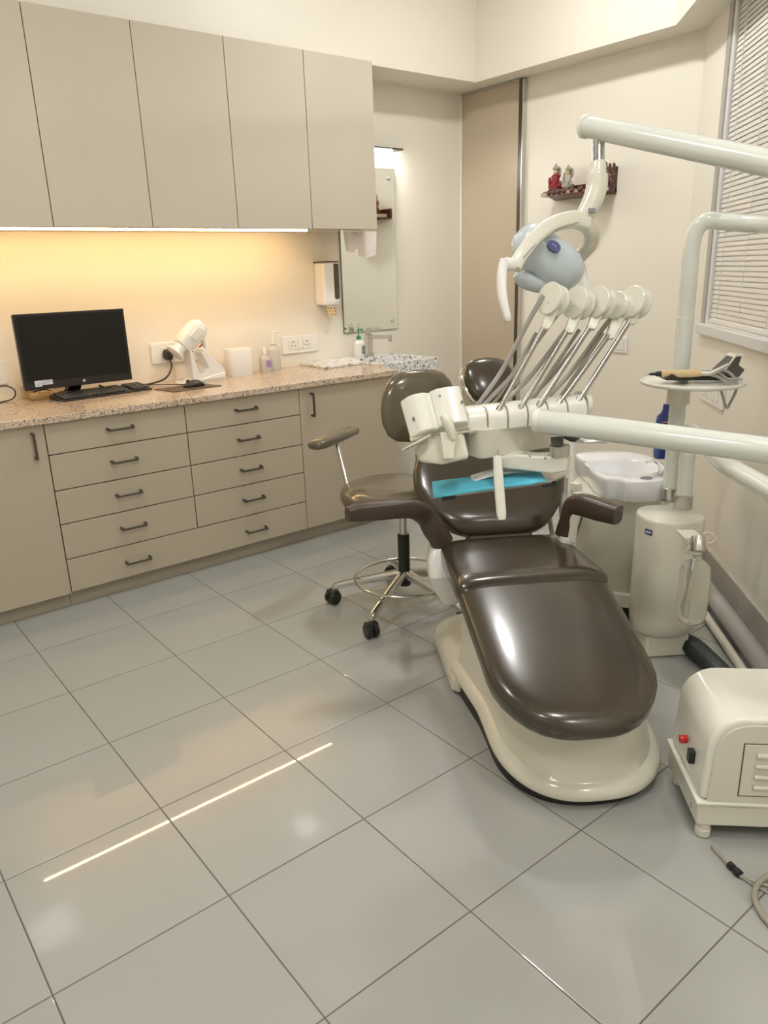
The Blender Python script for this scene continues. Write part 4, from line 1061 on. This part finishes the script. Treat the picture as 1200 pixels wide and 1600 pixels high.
for a in (.028, tL-.042): MB().box(tp_(a, -.004, -.002), (.034, .012, .009), (tu, tw, Z)).build('rubber_stop', 'rubber', tray)
MB().tube([tp_(.155, .03, .005), tp_(.155, .03, .06), tp_(.15, .04, .10)], .006, n=10).build('tray_hanger', 'steel', tray)
m = MB()
rows = []
for i in range(15):
    f = i/14; a = -.012+f*(tL-.04)
    rows.append([m.b.verts.new(tp_(a, b, .0125+.007*math.sin(f*3.2+b*18)*(.6+b*3)*.8+h_)) for b, h_ in ((-.017, -.006 if i < 13 else -.002), (-.012, .000), (.01, .003), (.04, .005), (.072, .008))])
for r_a, r_b in zip(rows, rows[1:]):
    for q in range(4): m.b.faces.new((r_a[q], r_b[q], r_b[q+1], r_a[q+1]))
bib = m.build('bib', 'blue_bib', base=tp_(tL/2, .05, .012))
sd = bib.modifiers.new('solid', 'SOLIDIFY'); sd.thickness = .0012
tag(bib, 'turquoise paper bib lying folded on the steel instrument tray', 'bib')
m = MB(); rows = []
for i in range(8):
    f = i/7; a = .09+f*(tL-.145)
    rows.append([m.b.verts.new(tp_(a, b, .022+.006*math.sin(f*4)+.010*f+h_)) for b, h_ in ((.036, -.003), (.055, .001), (.078, .004))])
for r_a, r_b in zip(rows, rows[1:]):
    for q in range(2): m.b.faces.new((r_a[q], r_b[q], r_b[q+1], r_a[q+1]))
m.build('white_backing', 'bibwhite', bib)

# ================================================================== SPITTOON
spt = thing('spittoon', 'white oval spittoon basin on a cream pedestal behind the unit housing', 'basin', (2.48, 1.72, 0))
ZT = .61
outl = [(902, 707), (945, 704), (993, 706), (1020, 714), (1040, 727), (1046, 745), (1030, 751), (1000, 753), (979, 752), (966, 748), (950, 748), (935, 742), (924, 734), (914, 722), (903, 714)]
top = [FZ(u_, v_, ZT) for u_, v_ in outl]
def smooth_closed(pts, n=4):
    out = []; L = len(pts)
    for i in range(L):
        a, b, c, d = pts[i-1], pts[i], pts[(i+1) % L], pts[(i+2) % L]
        for k in range(n):
            t_ = k/n; out.append(0.5*((2*b)+(c-a)*t_+(2*a-5*b+4*c-d)*t_*t_+(3*b-3*c+d-a)*t_**3))
    return out
top = smooth_closed(top)
cen = sum(top, V((0, 0, 0)))/len(top)
def scl(f, z, c=cen): return [V((c.x+(p_.x-c.x)*f, c.y+(p_.y-c.y)*f, z)) for p_ in top]
bcn = FZ(975, 727, ZT); bcn = V((bcn.x, bcn.y, 0))
rf_ = FZ(918, 727, ZT); 
nT = len(top)
def bowl(rx, ry, z):
    a0 = math.atan2(top[0].y-bcn.y, top[0].x-bcn.x)
    out = []
    for p_ in top:
        a = math.atan2(p_.y-bcn.y, p_.x-bcn.x)
        vx = V((math.cos(a), math.sin(a), 0)); lx = vx.dot(BU); ly = vx.dot(BV)
        r_ = 1/math.sqrt((lx/rx)**2+(ly/ry)**2)
        out.append(V((bcn.x, bcn.y, z))+vx*r_)
    return out
BU = V((-.42, .9, 0)).normalized(); BV = V((-BU.y, BU.x, 0))
m = MB()
vs = [m.ring(q) for q in (scl(.86, ZT-.085), scl(.94, ZT-.083), scl(.985, ZT-.06), scl(1.0, ZT-.012), scl(.985, ZT-.002), scl(.96, ZT), bowl(.155, .12, ZT-.002), bowl(.145, .11, ZT-.012), bowl(.125, .09, ZT-.05), bowl(.07, .05, ZT-.07), bowl(.015, .012, ZT-.073))]
for a_, b_ in zip(vs, vs[1:]): m.skin(a_, b_)
m.cap(vs[0], True); m.cap(vs[-1])
m.build('basin', 'basin', spt, angle=50)
MB().spine([(V((cen.x, cen.y, z))+V((.03, .02, 0))*0, BU, BV, a, b) for z, a, b in ((.06, .15, .125), (.065, .16, .13), (.45, .165, .14), (ZT-.084, .19, .16))], n=32, e=.5).build('pedestal', 'cream', spt, angle=50)
MB().box(V((cen.x, cen.y, .035)), (.30, .25, .06), (BU, BV, Z)).build('pedestal_foot', 'rubber', spt, bevel=.01)
MB().box(V((cen.x, cen.y, .10))-V((CF.x, CF.y, 0))*.01, (.335, .28, .06), (BU, BV, Z)).build('pedestal_skirt', 'cream2', spt, bevel=.008)
MB().cyl(FZ(1010, 747, ZT)+Z*.0005, FZ(1010, 747, ZT)+Z*.002, .022, n=24).build('cup_rest', 'print', spt)
MB().tube([FZ(1030, 742, ZT), FZ(1030, 742, ZT)+Z*.03, FZ(1022, 740, ZT)+Z*.05, FZ(1010, 735, ZT)+Z*.035], .006, n=10).build('filler_spout', 'clear', spt)
# suction holder tubes on its left side
so = thing('suction_holder', 'beige suction hoses hanging from a holder left of the white spittoon basin', 'hose', FZ(890, 830, 0.3))
MB().tube([P(893, 690, 2.66), P(892, 740, 2.68), P(890, 785, 2.70), P(884, 812, 2.72)], .010, n=12, flat=(1, .6), up=CR).build('upright', 'unitwhite', so)
MB().tube([P(862, 780, 2.95), P(859, 805, 2.93), P(862, 830, 2.92), P(868, 850, 2.90), P(880, 862, 2.90)], .009, n=10).build('hose', 'hose2', so)
MB().tube([P(877, 770, 2.85), P(876, 800, 2.85), P(880, 830, 2.85), P(890, 852, 2.84)], .0055, n=10).build('hose', 'hose2', so)
MB().box(P(899, 760, 2.68), (.03, .04, .03), (UU, UV, Z)).build('clip', 'unitwhite', so, bevel=.004)

# mouthwash bottle on the far edge of the spittoon
mb = FZ(1036, 716, ZT); mb = mb + V((.0, .005, 0))
t = thing('mouthwash_bottle', 'deep blue mouthwash bottle standing on the spittoon behind the lamp post', 'bottle', (mb.x, mb.y, ZT))
mbz = V((mb.x, mb.y, ZT+.001)); MU = V((.8, -.6, 0)); MW = V((.6, .8, 0))
MB().spine([(mbz+Z*z, MU, MW, a, b) for z, a, b in ((0, .032, .022), (.004, .036, .025), (.08, .036, .025), (.15, .036, .025), (.175, .032, .022), (.19, .018, .016), (.20, .014, .014))], n=24, e=.7).build('bottle_body', 'navy', t)
MB().cyl(mbz+Z*.198, mbz+Z*.225, .0135, .012, n=20).build('cap', 'navy', t)
m = MB()
for i, (w0, col_) in enumerate(((.04, 0), (.03, 0))): m.box(mbz-MW*.0255+Z*(.155-i*.012), (w0, .001, .005), (MU, MW, Z))
m.build('label_print', 'pinkprint', t)
m = MB()
for i in range(4): m.box(mbz-MW*.0255+Z*(.130-i*.012), (.04, .001, .003), (MU, MW, Z))
m.build('label_lines', 'hose', t)

# ---------------- round tray on the post with scaler
tz_ = .985
trc = V((post_px(tz_).x, post_px(tz_).y, tz_)) 
c1, c2 = FZ(1002, 592, tz_), FZ(1168, 600, tz_)
tcn = (c1+c2)/2; trr = (c1-c2).length/2
acc = thing('post_tray', 'round off-white tray clamped on the lamp post below the window', 'tray', tcn)
m = MB(); m.lathe(V((tcn.x, tcn.y, tz_-.012)), Z, [(0, trr-.03), (.002, trr-.012), (.006, trr-.003), (.012, trr), (.017, trr-.002), (.018, trr-.006), (.012, trr-.012), (.009, trr-.02), (.009, .03)], n=56)
m.build('dish', 'unitwhite', acc, angle=50)
MB().cyl(post_px(tz_-.085), post_px(tz_-.012), .040, n=28).build('clamp_sleeve', 'cream', acc)
def onT(u_, v_, h_=0.0): return FZ(u_, v_, tz_+h_)
scl_ = thing('scaler_device', 'black and grey ultrasonic scaler box with angled display lying on the round tray', 'device', onT(1130, 592))
c_ = onT(1135, 588)
SR = CR*1.0; SF = V((CF.x, CF.y, 0)).normalized()
sb_ = V((c_.x, c_.y, tz_))
m = MB(); m.prism([(-.155, .0), (.07, .0), (.085, .012), (.035, .022), (-.05, .014), (-.14, .022)], onT(1110, 598)+SF*.03+Z*.008, SR, Z, SF, .07); m.build('base_plate', 'black', scl_, bevel=.003)
m = MB(); m.prism([(-.06, 0), (-.04, .022), (.012, .075), (.040, .076), (.032, .045), (.055, .028), (.035, .0)], onT(1140, 597)+SF*.04+Z*.012, SR, Z, SF, .055); m.build('display_block', 'grey_face', scl_, bevel=.003)
MB().prism([(-.02, .026), (.015, .080), (.042, .080), (.040, .074), (.018, .072), (-.012, .026)], onT(1140, 597)+SF*.04+Z*.013, SR, Z, SF, .062).build('pale_trim', 'cream', scl_, bevel=.002)
MB().box(onT(1085, 600)+SF*.05+Z*.022, (.05, .02, .014), (SR, SF, Z)).build('white_part', 'unitwhite', scl_, bevel=.004)
hpz = P(1060, 578, (onT(1060, 595)-O0).dot(CF)+.0)
HD0, HD1 = onT(1014, 590, .018), onT(1115, 588, .028)
hdir_ = (HD1-HD0).normalized()
hp = thing('scaler_handpiece', 'tan scaler handpiece with black tip lying across the round tray', 'handpiece', (HD0+HD1)/2)
a0_ = HD0+Z*.012
L_ = (HD1-HD0).length
MB().lathe(a0_+hdir_*.0, hdir_, [(-.014, .0012), (0, .002)], n=10).build('metal_tip', 'steel', hp)
MB().lathe(a0_, hdir_, [(0, .004), (.02, .0055), (.024, .009), (.042, .0105)], n=16).build('black_nose', 'rubber', hp)
MB().lathe(a0_, hdir_, [(.042, .0115), (.06, .0125), (.10, .0140), (.14, .0135), (L_-.04, .0115)], n=24).build('grip', 'tan', hp)
MB().tube([a0_+hdir_*(L_-.045), a0_+hdir_*(L_-.01), a0_+hdir_*(L_+.03)+Z*.02, a0_+hdir_*(L_+.045)+Z*.028], [.0095, .009, .0065, .0055], n=14, sm=5).build('tail', 'steel', hp)
te = a0_+hdir_*(L_-.02)
for k_, (dx_, dz_) in enumerate(((.0, 0), (.006, .010), (.012, -.008))):
    MB().tube([te+Z*(dz_*.5), te+SR*(.03+dx_)-Z*.008+Z*dz_, te+SR*.07-Z*.030+Z*dz_, te+SR*.105-Z*.028+Z*dz_], .0048, n=10, sm=6).build('cord', 'hose', hp)
MB().tube([te+SR*.03+Z*.01, te+SR*.075+Z*.0, te+SR*.105-Z*.045, te+SR*.085-Z*.110, te+SR*.078-Z*.118, te+SR*.07-Z*.105, te+SR*.05-Z*.055], .0048, n=10, sm=6).build('cord', 'hose', hp)

# ---------------- water bottle on the housing
wb0 = P(1086, 865, 2.34)
wtl = thing('water_bottle', 'clear plastic water bottle clipped upright to the right side of the unit housing', 'bottle', wb0)
MB().box(P(1078, 836, 2.40), (.06, .08, .010), (CR, V((CF.x, CF.y, 0)).normalized(), Z)).build('bracket_top', 'cream', wtl, bevel=.003)
MB().box(P(1073, 848, 2.385), (.012, .05, .055), (CR, V((CF.x, CF.y, 0)).normalized(), Z)).build('bracket_side', 'cream', wtl, bevel=.003)
MB().cyl(P(1091, 862, 2.34), P(1091, 838, 2.35), .021, n=24, bev=.002).build('cap', 'steel', wtl)
MB().tube([P(1076, 842, 2.33), P(1074, 850, 2.32), P(1078, 855, 2.32), P(1072, 862, 2.32)], .0035, n=8).build('valve_lever', 'chrome', wtl)
MB().tube([P(1098, 834, 2.34), P(1108, 832, 2.34), P(1118, 839, 2.34), P(1112, 848, 2.34), P(1103, 848, 2.34)], .003, n=8, sm=6).build('tube_loop', 'cable_w', wtl)
bt = P(1089, 868, 2.34)
MB().lathe(V((bt.x, bt.y, bt.z)), -Z, [(0, .014), (.012, .015), (.022, .030), (.035, .044), (.06, .047), (.10, .047), (.104, .046), (.19, .046), (.215, .040), (.228, .025), (.23, .005)], n=36).build('bottle_body', 'clear', wtl)
MB().tube([bt-Z*.02, bt-Z*.10-CR*.01, bt-Z*.20-CR*.014], .0035, n=8).build('dip_tube', 'cable_w', wtl)

# ---------------- compressor box
cz_top = .335
cq = FZ(1090, 1300, .03)
KU = V((.80, -.60, 0)).normalized()
f0 = FZ(1087, 1293, .035); f1 = FZ(1210, 1298, .035)
KU = (f1-f0); KU.z = 0; KU.normalize(); KV = V((-KU.y, KU.x, 0))
if KV.dot(CF) < 0: KV = -KV
f2 = FZ(1037, 1180, .035); print('KU', KU, 'side', (f2-f0), 'depth', (f2-f0).dot(KV))
comp = thing('compressor', 'cream rounded suction machine box with red lamp and louvres in the lower right corner', 'machine', V((f0.x, f0.y, 0))+KU*.2+KV*.15)
KW = .42; KD = .26
Fo = V((f0.x, f0.y, 0))
SKV = (f2-f0); SKV.z = 0; SKV.normalize()
KV = SKV
def kp(a, b, z): return Fo+KU*a+KV*b+Z*z
m = MB(); m.loft([[kp(a, b, z) for a, b in ((0, 0), (KW, 0), (KW, KD), (0, KD))] for z in (.040, .105)])
m.build('lower_tray', 'cream', comp, bevel=.008, seg=3)
MB().loft([[kp(a, b, z) for a, b in ((-.006, -.006), (KW+.006, -.006), (KW+.006, KD+.006), (-.006, KD+.006))] for z in (.105, .114)]).build('edge_ledge', 'unitwhite', comp, bevel=.003)
# hood: rounded shoulders left and right
hh = .235; r_ = .085; prof = [(.004, 0)]
for k_ in range(0, 11): a = PI-PI/2*k_/10; prof.append((.012+r_+r_*math.cos(a), hh-r_+r_*math.sin(a)))
for k_ in range(0, 11): a = PI/2-PI/2*k_/10; prof.append((KW-.012-r_+r_*math.cos(a), hh-r_+r_*math.sin(a)))
prof.append((KW-.004, 0))
m = MB(); m.loft([[kp(x_, b_, .114+z_) for x_, z_ in prof] for b_ in (.004, KD-.004)])
m.build('hood', 'unitwhite', comp, bevel=.012, seg=4, angle=35)
# front face plate, louvre panel
prof2 = [(x_*.93+.0147, z_*.93) for x_, z_ in prof]
MB().loft([[kp(x_, b_, .114+z_) for x_, z_ in prof2] for b_ in (.0035, -.0005)]).build('front_plate', 'cream2', comp, bevel=.002)
lp = MB().loft([[kp(a, b_, z) for a, z in ((.092, .137), (.345, .137), (.345, .282), (.092, .282))] for b_ in (.001, -.0030)]).build('louvre_panel', 'cream2', comp, bevel=.0012)
for q in range(4):
    for c in range(1):
        MB().tube([kp(.130, -.003, .163+q*.030), kp(.135, -.005, .163+q*.030), kp(.305, -.005, .163+q*.030), kp(.31, -.003, .163+q*.030)], .0065, n=10, sm=3).build('louvre', 'cream2', lp)
m = MB(); m.loft([[kp(a, -.0002, z) for a, z in ((.089, .134), (.348, .134), (.348, .285), (.089, .285))], [kp(a, -.0012, z) for a, z in ((.089, .134), (.348, .134), (.348, .285), (.089, .285))]]); m.build('panel_shadow_gap', 'grout', comp)
MB().cyl(kp(-.002+.006, .135, .20), kp(-.016, .135, .20), .011, n=20, bev=.002).build('indicator_lamp', 'redlamp', comp)
MB().box(kp(.0, .085, .185), (.016, .022, .036), (KU, KV, Z)).build('rocker_switch', 'black', comp, bevel=.003)
MB().cyl(kp(.002, .04, .07), kp(-.004, .04, .07), .006, n=12).build('screw', 'steel', comp)
for a, b in ((.025, .03), (KW-.025, .03), (.025, KD-.03), (KW-.025, KD-.03)):
    MB().lathe(kp(a-.0, b-.01, 0), Z, [(0, .014), (.004, .019), (.022, .019), (.026, .015), (.028, .018), (.042, .018)], n=20).build('foot', 'cream2', comp)
MB().loft([[kp(a, b, z) for a, b in ((.03, .03), (KW-.03, .03), (KW-.03, KD-.03), (.03, KD-.03))] for z in (.034, .040)]).build('underside', 'rubber', comp)

# ---------------- pipes, hoses and cables on the floor
tag(MB().tube([D(.25, .095, .045), D(.9, .095, .045), D(1.9, .095, .045)], .035, n=20, sm=1).build('drain_pipe', 'pvc', base=D(1.0, .095, .01)), 'thick grey plastic pipe running along the skirting under the window', 'pipe')
tag(MB().tube([D(.3, .165, .02), D(.9, .16, .02), D(1.9, .155, .02)], .016, n=16, sm=1).build('thin_pipe', 'cable_w', base=D(1.0, .16, .0)), 'thinner cream pipe on the floor beside the grey drain pipe', 'pipe')
tag(MB().tube([FZ(1108, 935, .008), FZ(1118, 960, .006), FZ(1140, 978, .005), FZ(1160, 1005, .005), FZ(1172, 1024, .005), FZ(1190, 1040, .005)], .0045, n=8, sm=6).build('cable', 'cable_w', base=FZ(1140, 978)), 'thin white cable lying on the floor beside the pipes', 'cable')
tag(MB().tube([FZ(1106, 925, .004), FZ(1125, 955, .004), FZ(1150, 990, .004), FZ(1185, 1040, .004)], .0035, n=8, sm=6).build('cable', 'black', base=FZ(1150, 985)), 'thin dark cable lying on the floor against the pipes', 'cable')
cp = [FZ(1062, 1000, .045), FZ(1085, 1012, .038), FZ(1110, 1035, .036), FZ(1135, 1060, .036)]
cpath = smooth_path(cp, 12); m = MB()
rings = []; xp = None
for i, p_ in enumerate(cpath):
    t_ = (cpath[min(i+1, len(cpath)-1)]-cpath[max(i-1, 0)]).normalized(); x_, y_, z_ = frame(t_, Z)
    rr2 = .037 if i % 2 else .030
    rings.append([p_+x_*(rr2*math.cos(2*PI*k/16))+y_*(rr2*math.sin(2*PI*k/16)) for k in range(16)])
m.loft(rings); tag(m.build('corrugated_hose', 'corrugated', base=FZ(1100, 1030), angle=12), 'dark green corrugated hose on the floor between unit housing and suction machine', 'hose')
tag(MB().tube([FZ(985, 985, .02), FZ(1000, 988, .012), FZ(1012, 994, .008), FZ(1022, 1002, .006), FZ(1030, 1012, .006)], .005, n=8, sm=6).build('cable', 'black', base=FZ(1010, 995)), 'short black cable on the floor left of the unit housing foot', 'cable')
t = thing('air_hose', 'thin pale hose with a black connector on the floor in front of the suction machine', 'hose', FZ(1150, 1357))
MB().tube([FZ(1112, 1322, .005), FZ(1125, 1337, .005), FZ(1140, 1352, .006)], .0035, n=8).build('hose', 'hose2', t)
MB().lathe(FZ(1139, 1350, .009), (FZ(1157, 1367, .009)-FZ(1139, 1350, .009)), [(0, .005), (.001, .009), (.014, .009), (.016, .006), (.02, .006), (.022, .0095), (.036, .0095), (.037, .004)], n=16).build('connector', 'black', t)
MB().tube([FZ(1156, 1366, .006), FZ(1175, 1376, .005), FZ(1200, 1384, .005), FZ(1230, 1390, .005)], .0035, n=8).build('hose', 'hose', t)
MB().tube([FZ(1155, 1368, .006), FZ(1175, 1381, .004), FZ(1200, 1395, .004), FZ(1230, 1410, .004)], .003, n=8).build('hose', 'hose2', t)
tag(MB().tube([FZ(1240, 1350, .012), FZ(1205, 1366, .012), FZ(1185, 1380, .014), FZ(1179, 1400, .010), FZ(1186, 1422, .008), FZ(1205, 1446, .008), FZ(1240, 1475, .008)], .0065, n=12, sm=8).build('hose_coil', 'hose2', base=FZ(1190, 1400)), 'thicker grey hose curling onto the tiles at the right edge', 'hose')
